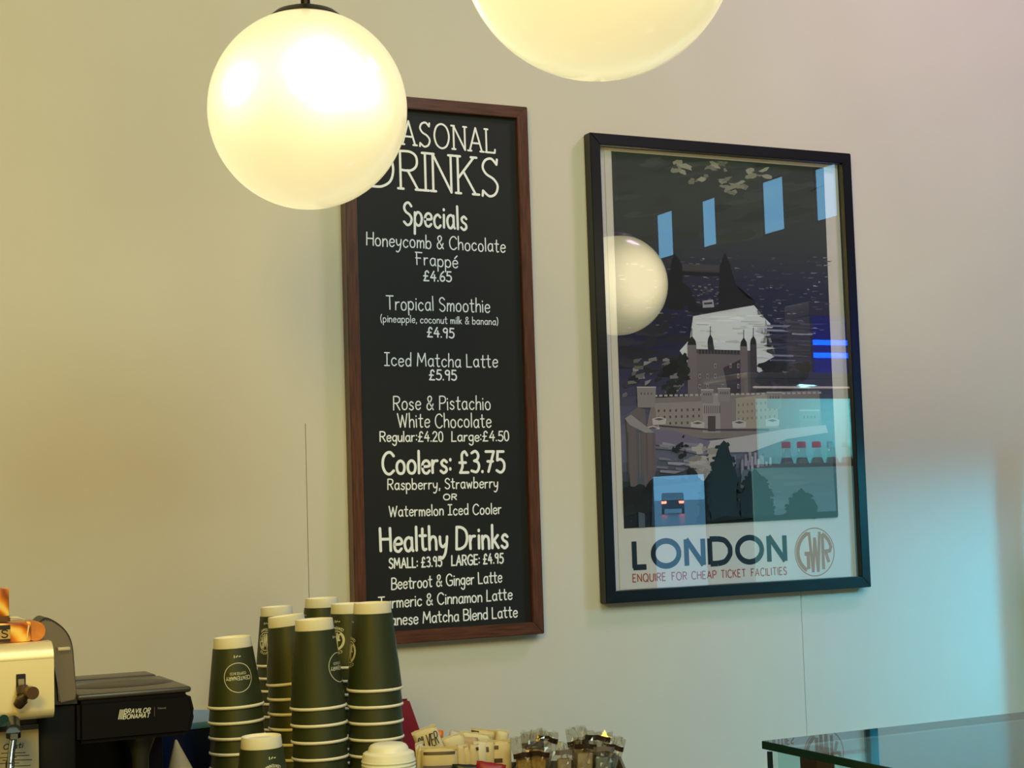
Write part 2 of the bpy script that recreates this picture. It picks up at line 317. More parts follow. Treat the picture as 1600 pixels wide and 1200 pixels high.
for q in (X0 + .12, X1 - .12): box('shelf_bracket', (q, Y1 - .08, .90), (q + .02, Y1 - .02, .93), mat('bracket', (150, 150, 150), .3, 1), gc)

# ============================================================ CHALK MENU BOARD
BL, BR_, BT, BB = -.586492, -.154896, OZ + .045323, OZ - 1.109416
mb = thing('menu_board', 'tall black chalk menu board in brown wooden frame on the wall', 'menu board', ((BL + BR_) / 2, 0, BB))
mb_off = Vector(mb.location)
def loc_fix(o, root): o.location = -Vector(root.location)
FWD = .030; BDR = .026
walnut = mat('walnut_frame', (86, 50, 34), .32, spec=.6, noise=.42, nscale=14, stretch=(14, 14, 1.2))
walnuth = mat('walnut_frame_rail', (86, 50, 34), .32, spec=.6, noise=.42, nscale=14, stretch=(1.2, 14, 14))
def mitre(name, quad, depth, m, parent, bev=.0015):
    """one mitred rail: quad in x,z, from the wall to depth"""
    o = prism(name, quad, -.0005, -depth, m, parent, bev); loc_fix(o, parent); return o
def frame(root, L, R, B, T, wdt, dep, mv, mh):
    mitre('frame_rail', [(L, T), (R, T), (R - wdt, T - wdt), (L + wdt, T - wdt)], dep, mh, root)
    mitre('frame_rail', [(L, B), (L + wdt, B + wdt), (R - wdt, B + wdt), (R, B)], dep, mh, root)
    mitre('frame_stile', [(L, B), (L, T), (L + wdt, T - wdt), (L + wdt, B + wdt)], dep, mv, root)
    mitre('frame_stile', [(R, B), (R - wdt, B + wdt), (R - wdt, T - wdt), (R, T)], dep, mv, root)
frame(mb, BL, BR_, BB, BT, BDR, FWD, walnut, walnuth)
bp = box('chalk_panel', (BL + BDR - .003, -.018, BB + BDR - .003), (BR_ - BDR + .003, -.002, BT - BDR + .003), mat('chalk_black', (25, 26, 26), .55, spec=.3, noise=.08, nscale=8), mb); loc_fix(bp, mb)
YB = -.0183; chalk = mat('chalk_paint', (240, 243, 248), .7)
def bp_at(x, y): return at(x, y, y=YB)
def hgt(px, x, y): return (bp_at(x, y - px) - bp_at(x, y)).length
LINES = [  # text, left x, left baseline, right x, right baseline, capital height, pen (all px), gap, serif, jitter
 ('SEASONAL', 583, 220.5, 773, 239, 37, 3.0, 26, 1, 0), ('DRINKS', 583, 291, 778, 306.5, 59, 3.8, 24, 1, 0),
 ('Specials', 631, 350.5, 729, 359, 34, 3.9, 22, 0, 2), ('Honeycomb & Chocolate', 573, 383, 789, 394, 20, 1.9, 22, 0, 3),
 ('Frappé', 651, 413, 715, 418, 19, 1.9, 22, 0, 3), ('£4.65', 662, 438, 705, 440, 15, 2.3, 22, 0, 3),
 ('Tropical Smoothie', 604, 483, 765, 488, 21, 1.9, 22, 0, 3), ('(pineapple, coconut milk & banana)', 595, 503, 778, 507.5, 11, 1.3, 24, 0, 2), ('£4.95', 668, 526, 709, 528, 14.5, 2.3, 22, 0, 3),
 ('i_ced Matcha Latte', 601, 571, 777, 574, 20, 1.9, 22, 0, 3), ('£5.95', 671, 593, 713, 594, 15, 2.3, 22, 0, 3),
 ('Rose & Pistachio', 615, 640, 766, 639.5, 21, 1.9, 22, 0, 3), ('White Chocolate', 622, 668, 767, 667.5, 21, 1.9, 22, 0, 3),
 ('Regular:£4.20', 594, 689.5, 692, 689.5, 15, 2.0, 20, 0, 2), ('Large:£4.50', 706, 689.5, 795, 688.5, 15, 2.0, 20, 0, 2),
 ('Coolers: £3.75', 598, 740, 788, 737, 33, 4.2, 20, 0, 2), ('Raspberry, Strawberry', 606, 765, 778, 762, 16, 1.9, 22, 0, 3), ('OR', 693, 781, 713, 780.5, 8.5, 1.9, 26, 0, 1),
 ('Watermelon i_ced Cooler', 608, 807, 783, 802.5, 16, 1.9, 22, 0, 2), ('Healthy Drinks', 595, 861.5, 793, 856, 35, 4.3, 22, 0, 2),
 ('SMALL: £3.95', 608, 888, 690, 884.5, 15, 2.3, 24, 0, 1), ('LARGE: £4.95', 706, 883.5, 786, 879.5, 15, 2.3, 24, 0, 1),
 ('Beetroot & Ginger Latte', 612, 921, 784, 909.5, 17.5, 2.0, 20, 0, 2), ('Turmeric & Cinnamon Latte', 592, 951, 800, 936.5, 17.5, 2.0, 20, 0, 2),
 ('Japanese Matcha Blend Latte', 583, 979, 808, 964, 17.5, 2.0, 20, 0, 2)]
FONT['\x01'] = FONT['i_']
for k, (t, x0, y0, x1, y1, ch, pw, gap, ser, jit) in enumerate(LINES):
    V, F = [], []; t = t.replace('i_', '\x01')
    write_line(V, F, t, bp_at(x0, y0), bp_at(x1, y1), hgt(ch, x0, y0), pw * .00139, gap, bool(ser), jit, seed=k + 3)
    o = mesh('lettering', V, F, chalk, mb); loc_fix(o, mb)

# ============================================================ FRAMED POSTER
PL, PR, PT, PB = 0, .726039, OZ, OZ - 1.054
ps = thing('framed_poster', 'framed vintage travel poster of night river and castle, black frame', 'poster', (.363, 0, PB))
blk = mat('black_frame', (14, 14, 15), .35, spec=.5)
frame(ps, PL, PR, PB, PT, .026, .030, blk, blk)
mt = box('mount', (.02, -.008, PB + .02), (PR - .02, -.001, PT - .02), mat('mount_white', (226, 222, 226), .7), ps); loc_fix(mt, ps)
YP = -.0103
def pp(x, y): return at(x, y, y=YP)
a, b, c, d = pp(946, 228), pp(1309, 256), pp(1333, 910), pp(967, 926)
sx0, sx1 = (a.x + d.x) / 2, (b.x + c.x) / 2
sh = box('paper_sheet', (sx0, -.0102, PB + .027), (sx1, -.0081, PT - .027), mat('poster_paper', (224, 220, 214), .65, noise=.03, nscale=10), ps); loc_fix(sh, ps)
V, F, C = [], [], []; step = [0, 0, 0]
def poly(col, pts, plain=False):
    """flat print: colour patch given by its outline"""
    if plain: step[1] += 1; step[2] = 1; lv = step[0] + 1 + step[1] % 24
    else: step[0] += 26 if step[2] else 1; step[2] = 0; lv = step[0]
    y = YP - lv * 4.5e-6; b0 = len(V); V.extend(at(px, py, y=y) for px, py in pts); F.append(tuple(range(b0, b0 + len(pts)))); C.append(lin(col))
rnd = random.Random(5)
pic = [(955, 236), (1287, 262), (1309, 808), (975, 826)]
def lr(y):   # picture borders at a height
    k = (y - 236) / 590; return 955 + 20 * k, 1287 + 22 * (y - 262) / 546
PSLOPE = lambda y: .08 - (y - 236) / 590 * .14
def band(col, y0, y1):
    l0, r0 = lr(y0); l1, r1 = lr(y1); poly(col, [(l0, y0), (r0, y0 + (r0 - l0) * PSLOPE(y0)), (r1, y1 + (r1 - l1) * PSLOPE(y1)), (l1, y1)], True)
poly((34, 40, 42), pic)
ramp = [(236, (44, 50, 48)), (300, (50, 56, 54)), (380, (46, 50, 56)), (450, (32, 33, 60)), (520, (22, 24, 52)), (600, (44, 44, 74)), (680, (88, 88, 122)), (720, (84, 88, 118)), (760, (30, 40, 52)), (826, (18, 22, 30))]
ys = [236 + i * 590 / 40 for i in range(41)]
for y0, y1 in zip(ys, ys[1:]):
    ym = (y0 + y1) / 2
    for (ya, ca), (yb, cb_) in zip(ramp, ramp[1:]):
        if ya <= ym <= yb: k = (ym - ya) / (yb - ya); col = tuple(u + (v - u) * k for u, v in zip(ca, cb_))
    band(col, y0, y1)
def inside(x, y): l, r = lr(y); return l + 2 < x < r - 2 and 238 + (x - 955) * .08 < y < 824 - (x - 975) * .054
def blob(col, cx, cy, rx, ry, n=12, j=.35, rot=0):
    p = []
    for i in range(n):
        a_ = 2 * pi * i / n; k = 1 + rnd.uniform(-j, j); x, y = rx * k * cos(a_), ry * k * sin(a_)
        X, Y = cx + x * cos(rot) - y * sin(rot), cy + x * sin(rot) + y * cos(rot)
        l, r = lr(Y); X = max(l + 1, min(r - 1, X)); Y = max(238 + (X - 955) * .08, min(824 - (X - 975) * .054, Y)); p.append((X, Y))
    step[1] += 1; step[2] = 1; y = YP - (step[0] + 1 + step[1] % 24) * 4.5e-6; b0 = len(V); V.extend(at(a_, b_, y=y) for a_, b_ in [(sum(q[0] for q in p) / n, sum(q[1] for q in p) / n)] + p)
    for i in range(n): F.append((b0, b0 + 1 + i, b0 + 1 + (i + 1) % n)); C.append(lin(col))
def tone(col, s): k = rnd.uniform(1 - s, 1 + s); return tuple(max(0, min(255, v * k)) for v in col)
step[0] += 26 * (step[2] > 0); step[2] = 0
for i in range(46): blob(tone((50, 56, 54), .16), rnd.uniform(960, 1280), rnd.uniform(250, 380), rnd.uniform(15, 50), rnd.uniform(3, 9), rot=-.15)
step[0] += 26 * (step[2] > 0); step[2] = 0
for cx, cy, n in ((1060, 262, 7), (1120, 258, 10), (1095, 278, 4), (1150, 292, 9), (1185, 268, 6), (1140, 285, 4)):   # moonlit clouds
    for i in range(n): blob(tone((128, 130, 112), .22), cx + rnd.uniform(-16, 16), cy + rnd.uniform(-9, 9), rnd.uniform(3, 10), rnd.uniform(2, 5), 9, .45, rnd.uniform(-.5, .5))
step[0] += 26 * (step[2] > 0); step[2] = 0
for i in range(260):                           # far town
    x, y = rnd.uniform(965, 1290), rnd.uniform(398, 520)
    if inside(x, y): poly(tone((62, 60, 80) if rnd.random() < .75 else (112, 112, 132), .3), [(x, y), (x + rnd.uniform(2, 12), y + .2), (x + rnd.uniform(2, 10), y + rnd.uniform(1, 3)), (x, y + 2)], True)
step[0] += 26 * (step[2] > 0); step[2] = 0
for i in range(26): blob(tone((34, 34, 46), .2), rnd.uniform(970, 1060), rnd.uniform(490, 580), rnd.uniform(8, 30), rnd.uniform(3, 8))
# road bridge with two towers
BK = (24, 24, 30)
poly(BK, [(1046, 484), (1048, 414), (1053, 396), (1056, 412), (1062, 406), (1066, 416), (1068, 484)])
poly(BK, [(1122, 488), (1125, 416), (1129, 404), (1133, 394), (1138, 406), (1142, 416), (1146, 488)])
poly(BK, [(1064, 424), (1126, 427), (1126, 432), (1064, 430)]); poly((58, 56, 62), [(1066, 412), (1124, 414), (1124, 425), (1066, 423)])
poly(BK, [(1142, 418), (1150, 445), (1162, 463), (1180, 470), (1182, 484), (1142, 484)]); poly(BK, [(1048, 420), (1030, 455), (1018, 470), (1018, 480), (1050, 480)])
poly(BK, [(1075, 478), (1160, 480), (1160, 487), (1120, 491), (1075, 487)]); poly(BK, [(1066, 440), (1080, 452), (1090, 478), (1066, 478)])
step[0] += 26 * (step[2] > 0); step[2] = 0
for i in range(40): x, y = rnd.uniform(1078, 1120), rnd.uniform(440, 476); poly(tone((86, 84, 92), .4), [(x, y), (x + 5, y), (x + 4, y + 2), (x, y + 1.5)], True)
poly((150, 152, 165), [(1098, 470), (1114, 468), (1116, 480), (1098, 481)]); poly((40, 40, 50), [(1100, 473), (1113, 472), (1113, 475), (1100, 476)])
# bright river
poly((216, 224, 236), [(1083, 494), (1140, 492), (1152, 486), (1160, 480), (1178, 477), (1184, 484), (1176, 490), (1196, 498), (1204, 506), (1186, 511), (1180, 518), (1196, 524), (1188, 532), (1206, 540), (1192, 548), (1212, 556), (1198, 564), (1208, 574), (1186, 582), (1180, 578), (1080, 575), (1062, 548), (1078, 530)])
step[0] += 26 * (step[2] > 0); step[2] = 0
for i in range(70): y = rnd.uniform(492, 575); x = rnd.uniform(1085, 1185); poly(tone((206, 212, 220), .16), [(x, y), (x + rnd.uniform(8, 36), y + rnd.uniform(-2, 2)), (x + rnd.uniform(6, 26), y + 2.5), (x, y + 2)], True)
step[0] += 26 * (step[2] > 0); step[2] = 0
for i in range(46): y = rnd.uniform(500, 585); x = rnd.uniform(1190, 1250); poly(tone((44, 44, 72) if rnd.random() < .7 else (112, 116, 150), .2), [(x, y), (x + rnd.uniform(12, 50), y + 1), (x + rnd.uniform(10, 40), y + 4), (x, y + 3)], True)
# castle keep
st = (96, 88, 98)
poly((70, 64, 74), [(1078, 545), (1176, 548), (1182, 622), (1078, 622)])
poly(st, [(1088, 552), (1160, 555), (1162, 622), (1090, 622)]); poly((50, 44, 56), [(1130, 575), (1160, 560), (1162, 622), (1140, 622)])
step[0] += 26 * (step[2] > 0); step[2] = 0
for i in range(14): x = 1092 + i * 5; poly((40, 36, 44), [(x, 546 + i * .1), (x + 3, 546 + i * .1), (x + 3, 553), (x, 553)], True)
step[0] += 26 * (step[2] > 0); step[2] = 0
for cx, ty, w2, c2 in ((1081, 527, 7, (104, 96, 106)), (1110, 524, 4.5, (44, 42, 50)), (1162, 529, 5.5, (98, 88, 98)), (1177, 526, 5, (52, 46, 58))):
    bt = 622 if w2 > 5 or cx > 1170 else 548
    poly(c2, [(cx - w2, ty + 12), (cx + w2, ty + 12), (cx + w2 + 2, bt), (cx - w2 + 1, bt)])
    poly((26, 26, 32), [(cx - w2, ty + 12), (cx - w2 * .8, ty + 5), (cx, ty - 2), (cx + w2 * .8, ty + 5), (cx + w2, ty + 12)]); poly((40, 40, 46), [(cx - .6, ty - 14), (cx + .6, ty - 14), (cx + .6, ty), (cx - .6, ty)])
step[0] += 26 * (step[2] > 0); step[2] = 0
for i in range(22):
    x, y = 1092 + rnd.randrange(6) * 12, 568 + rnd.randrange(3) * 16; poly((150, 144, 152), [(x, y), (x + 3, y), (x + 3, y + 7), (x, y + 7)]); poly((44, 40, 48), [(x + .8, y + 1.5), (x + 2.3, y + 1.5), (x + 2.3, y + 6), (x + .8, y + 6)])
# left bank roofs, trees and hedges round the keep
step[0] += 26 * (step[2] > 0); step[2] = 0
for i in range(60): x, y = rnd.uniform(970, 1060), rnd.uniform(560, 625); poly(tone((112, 108, 116) if rnd.random() < .5 else (38, 38, 44), .25), [(x, y), (x + rnd.uniform(4, 16), y - rnd.uniform(0, 5)), (x + rnd.uniform(4, 16), y + rnd.uniform(2, 6)), (x, y + rnd.uniform(3, 7))], True)
step[0] += 26 * (step[2] > 0); step[2] = 0
for i in range(14): blob(tone((26, 28, 30), .2), rnd.uniform(1040, 1072), rnd.uniform(555, 612), rnd.uniform(5, 12), rnd.uniform(4, 9))
step[0] += 26 * (step[2] > 0); step[2] = 0
for i in range(22): blob(tone((28, 28, 38), .2), rnd.uniform(1188, 1262), rnd.uniform(572, 620), rnd.uniform(6, 16), rnd.uniform(5, 11))
# curtain walls and barracks
wl = (140, 130, 132)
poly((118, 108, 114), [(1020, 622), (1100, 618), (1215, 612), (1280, 610), (1285, 668), (1200, 682), (1100, 686), (1010, 668)])
poly(wl, [(1022, 630), (1100, 627), (1100, 668), (1028, 668)]); poly((156, 146, 138), [(1150, 622), (1214, 614), (1216, 668), (1150, 670)]); poly((122, 112, 122), [(1122, 626), (1150, 622), (1150, 670), (1122, 670)])
poly((150, 142, 150), [(1098, 616), (1124, 614), (1126, 676), (1098, 676)]); poly((66, 58, 64), [(1106, 650), (1118, 650), (1118, 674), (1106, 674)])
step[0] += 26 * (step[2] > 0); step[2] = 0
for i in range(9): poly((60, 52, 60), [(1100 + i * 3, 634), (1101 + i * 3, 634), (1101 + i * 3, 646), (1100 + i * 3, 646)], True)
step[0] += 26 * (step[2] > 0); step[2] = 0
for r_ in range(3):
    for i in range(8): x, y = 1028 + i * 9, 640 + r_ * 10 - i * .3; poly((74, 66, 74), [(x, y), (x + 2.6, y), (x + 2.6, y + 4), (x, y + 4)], True)
    for i in range(9): x, y = 1153 + i * 7, 631 + r_ * 11 - i * .6; poly((120, 108, 100), [(x, y), (x + 2.2, y), (x + 2.2, y + 4), (x, y + 4)], True)
step[0] += 26 * (step[2] > 0); step[2] = 0
for i in range(34): x = 1014 + i * 8; poly((176, 168, 172), [(x, 617 - i * .15), (x + 5, 617 - i * .15), (x + 5, 620 - i * .15), (x, 620 - i * .15)], True)
step[0] += 26 * (step[2] > 0); step[2] = 0
for cx, cy, s in ((1010, 604, 15), (1105, 608, 10), (1131, 606, 10), (1210, 612, 12), (1265, 640, 16)):   # wall towers
    poly((128, 122, 126), [(cx - s, cy), (cx + s, cy), (cx + s * .9, cy + s * 2.2), (cx - s * .9, cy + s * 2.2)]); poly((176, 170, 176), [(cx - s, cy), (cx + s, cy), (cx + s, cy + 2), (cx - s, cy + 2)])
    for i in range(4): poly((84, 76, 82), [(cx - s * .6 + i * s * .35, cy + s * .6), (cx - s * .6 + i * s * .35 + 2, cy + s * .6), (cx - s * .6 + i * s * .35 + 2, cy + s * .6 + 4), (cx - s * .6 + i * s * .35, cy + s * .6 + 4)])
poly((178, 174, 186), [(1100, 690), (1160, 682), (1230, 670), (1290, 664), (1294, 676), (1230, 686), (1175, 706), (1110, 708)])
step[0] += 26 * (step[2] > 0); step[2] = 0
for cx, cy in ((1090, 664), (1155, 663), (1207, 660), (1030, 658), (1020, 672)):
    poly((186, 180, 186), [(cx - 11, cy - 4), (cx, cy - 7), (cx + 11, cy - 4), (cx + 10, cy + 5), (cx - 10, cy + 6)]); poly((80, 74, 88), [(cx - 8, cy - 3), (cx, cy - 5), (cx + 8, cy - 3), (cx, cy - 1)])
step[0] += 26 * (step[2] > 0); step[2] = 0
for i in range(26): x = 1030 + i * 6.6; y = 664 + (i * .5 if i < 12 else 6); poly((62, 54, 74), [(x, y), (x + 7, y + .5), (x + 7, y + 3), (x, y + 2.5)])
poly((104, 98, 128), [(985, 668), (1050, 672), (1110, 690), (1100, 712), (1020, 694), (985, 690)])
step[0] += 26 * (step[2] > 0); step[2] = 0
for i in range(20): x = rnd.uniform(1020, 1110); y = rnd.uniform(690, 735); poly(tone((122, 120, 144), .25), [(x, y), (x + rnd.uniform(10, 40), y + 2), (x + rnd.uniform(10, 30), y + 6), (x, y + 4)], True)
step[0] += 26 * (step[2] > 0); step[2] = 0
for i in range(50): x = rnd.uniform(1120, 1215); y = rnd.uniform(705, 722); h_ = rnd.uniform(5, 24); poly(tone((138, 136, 158) if rnd.random() < .6 else (82, 80, 110), .2), [(x, y), (x + 3.5, y), (x + 4, y + h_), (x, y + h_)], True)
poly((74, 96, 106), [(1160, 735), (1220, 724), (1300, 706), (1307, 806), (1150, 812)])
step[0] += 26 * (step[2] > 0); step[2] = 0
for i in range(30): x = rnd.uniform(1165, 1290); y = rnd.uniform(725, 800); poly(tone((78, 100, 108), .08), [(x, y), (min(1300, x + rnd.uniform(20, 60)), y - 2), (min(1302, x + rnd.uniform(20, 60)), y + 5), (x, y + 6)], True)
step[0] += 26 * (step[2] > 0); step[2] = 0
for i in range(24): blob(tone((150, 146, 148), .18), rnd.uniform(1080, 1115), rnd.uniform(700, 745), rnd.uniform(4, 12), rnd.uniform(3, 9), 11, .5)
# left tower column
poly((92, 84, 92), [(978, 650), (996, 636), (1008, 640), (1010, 668), (1024, 676), (1026, 730), (1018, 770), (985, 760)]); poly((64, 78, 96), [(994, 668), (1004, 668), (1008, 824), (998, 824)]); poly((140, 136, 148), [(976, 654), (986, 648), (1012, 668), (1022, 676), (1008, 676), (984, 664)])
step[0] += 26 * (step[2] > 0); step[2] = 0
for i in range(12): x = 980 + i * 3.6; poly(tone((84, 74, 82), .2), [(x, 676), (x + 2.5, 676), (x + 3.5, 740), (x + 1.5, 750)])
step[0] += 26 * (step[2] > 0); step[2] = 0
for i in range(26): blob(tone((24, 26, 30), .25), rnd.uniform(980, 1090), rnd.uniform(735, 800), rnd.uniform(8, 22), rnd.uniform(6, 14))
poly((32, 50, 72), [(1020, 760), (1096, 752), (1106, 818), (1018, 822)])
def tree(cx, top, base, hw, col):
    L_, R_ = [], []
    n = 11
    for i in range(n + 1):
        k = i / n; y = top + (base - top) * k; wv = hw * min(1, .25 + 1.15 * k ** .7)
        L_.append((cx - wv * rnd.uniform(.78, 1.1), y)); R_.append((cx + wv * rnd.uniform(.78, 1.1), y + rnd.uniform(-3, 3)))
    poly(col, [(cx, top - 6)] + R_ + L_[::-1])
    for i in range(int(hw * 1.4)):
        k = rnd.random(); y = top + (base - top) * k; s = rnd.choice((-1, 1)); X = cx + s * hw * min(1, .25 + 1.15 * k ** .7); blob(col, X, min(y, base - 4), rnd.uniform(2, 5), rnd.uniform(2, 4), 7, .5)
tree(1108, 745, 819, 16, (16, 22, 28)); tree(1131, 694, 817, 24, (20, 36, 44)); tree(1180, 738, 813, 27, (18, 30, 38)); tree(1252, 768, 809, 22, (14, 24, 24))
step[0] += 26 * (step[2] > 0); step[2] = 0
for i in range(10): blob((26, 30, 38), 1062 + rnd.uniform(-12, 14), 695 + rnd.uniform(-14, 20), rnd.uniform(2, 6), rnd.uniform(2, 5), 8, .5)
poly((12, 16, 20), [(1100, 818), (1130, 806), (1200, 810), (1240, 802), (1309, 798), (1309, 808)])

bm = bmesh.new(); vs_ = [bm.verts.new(v) for v in V]; cl = bm.loops.layers.float_color.new('Col')
for f_, c_ in zip(F, [tuple(v ** .78 for v in c) for c in C]):
    try: f = bm.faces.new([vs_[i] for i in f_])
    except ValueError: continue
    for l in f.loops: l[cl] = (*c_, 1)
bmesh.ops.triangulate(bm, faces=[f for f in bm.faces if len(f.verts) > 4])
o = frombm('picture', bm, vcol('poster_print'), ps); loc_fix(o, ps)
def text_obj(root, name, m, items, **kw):
    V, F = [], []
    for t, A, B, cap, pw in items: write_line(V, F, t, A, B, cap, pw, **kw)
    o = mesh(name, V, F, m, root); loc_fix(o, root); return o
navy = mat('navy_ink', (16, 34, 48), .6); red = mat('red_ink', (176, 76, 66), .6); gold = mat('tan_ink', (182, 130, 98), .6)
YT = YP
def pt(x, y): return at(x, y, y=YT)
def pcap(x, y, h): return (at(x, y - h, y=YT) - at(x, y, y=YT)).length
# LONDON, drawn with a broad square pen
V, F = [], []
FONT['O2'] = (98, ''); circ = ' '.join('%.2f,%.2f' % (49 + 47 * sin(2 * pi * k / 16), 50 + 47 * cos(2 * pi * k / 16)) for k in range(16))
saveO, saveD = FONT['O'], FONT['D']; FONT['O'] = (98, 'O' + circ); FONT['D'] = (76, "L0,0 0,100|L0,97 28,97|28,97 56,90 74,66 76,50 74,34 56,10 28,3|L28,3 0,3")
FONT['L'] = (40, "L0,100 0,0|L-5.5,3 42,3")
write_line(V, F, 'LONDON', pt(992, 888), pt(1227, 876.5), pcap(992, 888, 42), .0130, gap=26, caps=False)
o = mesh('lettering', V, F, navy, ps); loc_fix(o, ps); FONT['L'] = (46, "L0,100 0,0 46,0")
FONT['O'] = saveO; FONT['D'] = saveD
text_obj(ps, 'lettering', red, [('ENQUIRE', pt(989, 909.5), pt(1040, 907), pcap(989, 909, 12), .0026), ('FOR', pt(1050, 906.5), pt(1073, 905.5), pcap(989, 909, 12), .0026), ('CHEAP', pt(1081, 905), pt(1119, 903.5), pcap(989, 909, 12), .0026),
    ('TICKET', pt(1127, 903), pt(1165, 901), pcap(989, 909, 12), .0026), ('FACILITIES', pt(1174, 900.5), pt(1229, 897.5), pcap(989, 909, 12), .0026)], gap=26, caps=False)
text_obj(ps, 'signature', mat('grey_ink', (90, 96, 104), .6), [('A', pt(985, 815), pt(989, 815), .006, .0008)], gap=20)
# round monogram: ring and three letters shaped to fill it
RC = pt(1273, 862.5); RR = .5 * (pt(1303, 862) - pt(1242, 863)).length
def monogram(fn, R, V, F, thin=.05, fat=.15):
    pen(V, F, [[(R * cos(2 * pi * k / 48), R * sin(2 * pi * k / 48)) for k in range(49)]], R * thin, fn, caps=False)
    q = R * .86; bar = R * fat
    pen(V, F, [[(q * cos(radians(a_)) * 1.0, q * sin(radians(a_))) for a_ in range(112, 246, 8)], [(-.34 * R, -.70 * R), (-.34 * R, -.06 * R)], [(-.52 * R, -.06 * R), (-.24 * R, -.06 * R)]], bar, fn, caps=False)      # G
    pen(V, F, [[(-.26 * R, .84 * R), (-.12 * R, -.84 * R)], [(-.12 * R, -.84 * R), (.02 * R, .6 * R)], [(.02 * R, .6 * R), (.14 * R, -.84 * R)], [(.14 * R, -.84 * R), (.28 * R, .84 * R)]], bar * .8, fn, caps=False)       # W
    pen(V, F, [[(.42 * R, .74 * R), (.42 * R, -.74 * R)], [(.42 * R, .74 * R)] + [(q * cos(radians(a_)), q * sin(radians(a_))) for a_ in range(52, 8, -8)] + [(.78 * R, .02 * R), (.42 * R, 0)], [(.56 * R, 0), (.70 * R, -.46 * R)]], bar * .9, fn, caps=False)  # R
V, F = [], []; monogram(lambda x, y: RC + Vector((x, 0, y)), RR, V, F, .05, .17); o = mesh('monogram', V, F, gold, ps); loc_fix(o, ps)
gp = box('glass_pane', (.0255, -.0215, PB + .0255), (PR - .0255, -.0195, PT - .0255), clear('picture_glass', 2.7), ps); loc_fix(gp, ps)

# ============================================================ GLOBE PENDANTS
def globe_mat():
    m = bpy.data.materials.new('opal_glass_lit'); m.use_nodes = True; nt = m.node_tree; b = nt.nodes['Principled BSDF']
    b.inputs['Base Color'].default_value = (.3, .27, .2, 1); b.inputs['Roughness'].default_value = .25; b.inputs['Coat Weight'].default_value = .6; b.inputs['Coat Roughness'].default_value = .08
    tc = nt.nodes.new('ShaderNodeTexCoord'); tot = None
    for k, (x, y, z, s, g) in enumerate(GLOWS):     # glow spots placed on the shell, each fading with distance
        vm = nt.nodes.new('ShaderNodeVectorMath'); vm.operation = 'DISTANCE'; vm.inputs[1].default_value = (x, y, z); nt.links.new(tc.outputs['Object'], vm.inputs[0])
        q = nt.nodes.new('ShaderNodeMath'); q.operation = 'MULTIPLY'; nt.links.new(vm.outputs['Value'], q.inputs[0]); nt.links.new(vm.outputs['Value'], q.inputs[1])
        e = nt.nodes.new('ShaderNodeMath'); e.operation = 'MULTIPLY'; e.inputs[1].default_value = -1 / (s * s); nt.links.new(q.outputs[0], e.inputs[0])
        x_ = nt.nodes.new('ShaderNodeMath'); x_.operation = 'EXPONENT'; nt.links.new(e.outputs[0], x_.inputs[0])
        a_ = nt.nodes.new('ShaderNodeMath'); a_.operation = 'MULTIPLY_ADD'; a_.inputs[1].default_value = g; nt.links.new(x_.outputs[0], a_.inputs[0])
        if tot is None: a_.inputs[2].default_value = 0
        else: nt.links.new(tot.outputs[0], a_.inputs[2])
        tot = a_
    r = nt.nodes.new('ShaderNodeValToRGB'); cr_ = r.color_ramp; cr_.elements[0].position = 0; cr_.elements[0].color = (.78, .65, .33, 1); cr_.elements[1].position = 1; cr_.elements[1].color = (3.8, 3.3, 1.9, 1)
    e1 = cr_.elements.new(.25); e1.color = (.99, .88, .46, 1); e2 = cr_.elements.new(.55); e2.color = (1.45, 1.32, .72, 1)
    nt.links.new(tot.outputs[0], r.inputs[0]); nt.links.new(r.outputs[0], b.inputs['Emission Color']); b.inputs['Emission Strength'].default_value = 1.0
    return m
def gdir(px, py, k=1.0):   # direction out of the first globe that shows at a pixel offset
    x, y = px / 155 * .15, -py / 155 * .15; zz = -math.sqrt(max(0, .15 ** 2 - x * x - y * y)); v = RT * x + UP * y + FW * zz; return v
GLOWS = []
for px, py, s, g in ((-92, -30, .052, 1.0), (-95, 5, .05, .7), (45, -65, .055, 1.1), (48, -25, .06, 1.0), (52, 10, .05, .6), (110, -25, .045, .8), (112, 10, .045, .6), (-30, -60, .06, .35), (0, -10, .07, .4)):
    v = gdir(px, py); GLOWS.append((v.x, v.y, v.z, s, g * .42))
GLOWS.append((0, .17, 0, .17, 1.1))               # broad glow added on the wall side to brighten the mirrored globe
opal = globe_mat(); bronze = mat('bronze_metal', (40, 32, 24), .42, .7)
def pendant(c, label):
    t = thing('pendant_lamp', label, 'pendant lamp', c, 'globe pendant lamps')
    prof = [(.15 * sin(a_), -.15 * cos(a_)) for a_ in [pi * k / 40 for k in range(37)]] + [(.044, .1435)]
    lathe('glass_globe', [(max(r_, 0), z_) for r_, z_ in prof], opal, t, 64)
    lathe('fitter_cap', [(0, .1575), (.012, .1575), (.030, .1552), (.046, .1495), (.0575, .1400), (.057, .137), (.04, .142), (0, .142)], bronze, t, 48)
    tube('rod', [(0, 0, .157), (0, 0, 4.7 - c[2] - .02)], .0072, bronze, t, 16)
    lathe('ceiling_rose', [(0, 4.7 - c[2]), (.06, 4.7 - c[2]), (.06, 4.7 - c[2] - .012), (.02, 4.7 - c[2] - .03), (0, 4.7 - c[2] - .03)], bronze, t, 32)
    return t
pendant((-.950625, -.873861, OZ - .224409), 'lit globe pendant lamp hanging in front of the menu board')
pendant((-.891093, -1.676586, OZ - .223671), 'nearest lit globe pendant lamp, cut off by the top of the picture')
pendant((.632, -1.020571, OZ - .190), 'globe pendant lamp seen only mirrored in the poster glass')

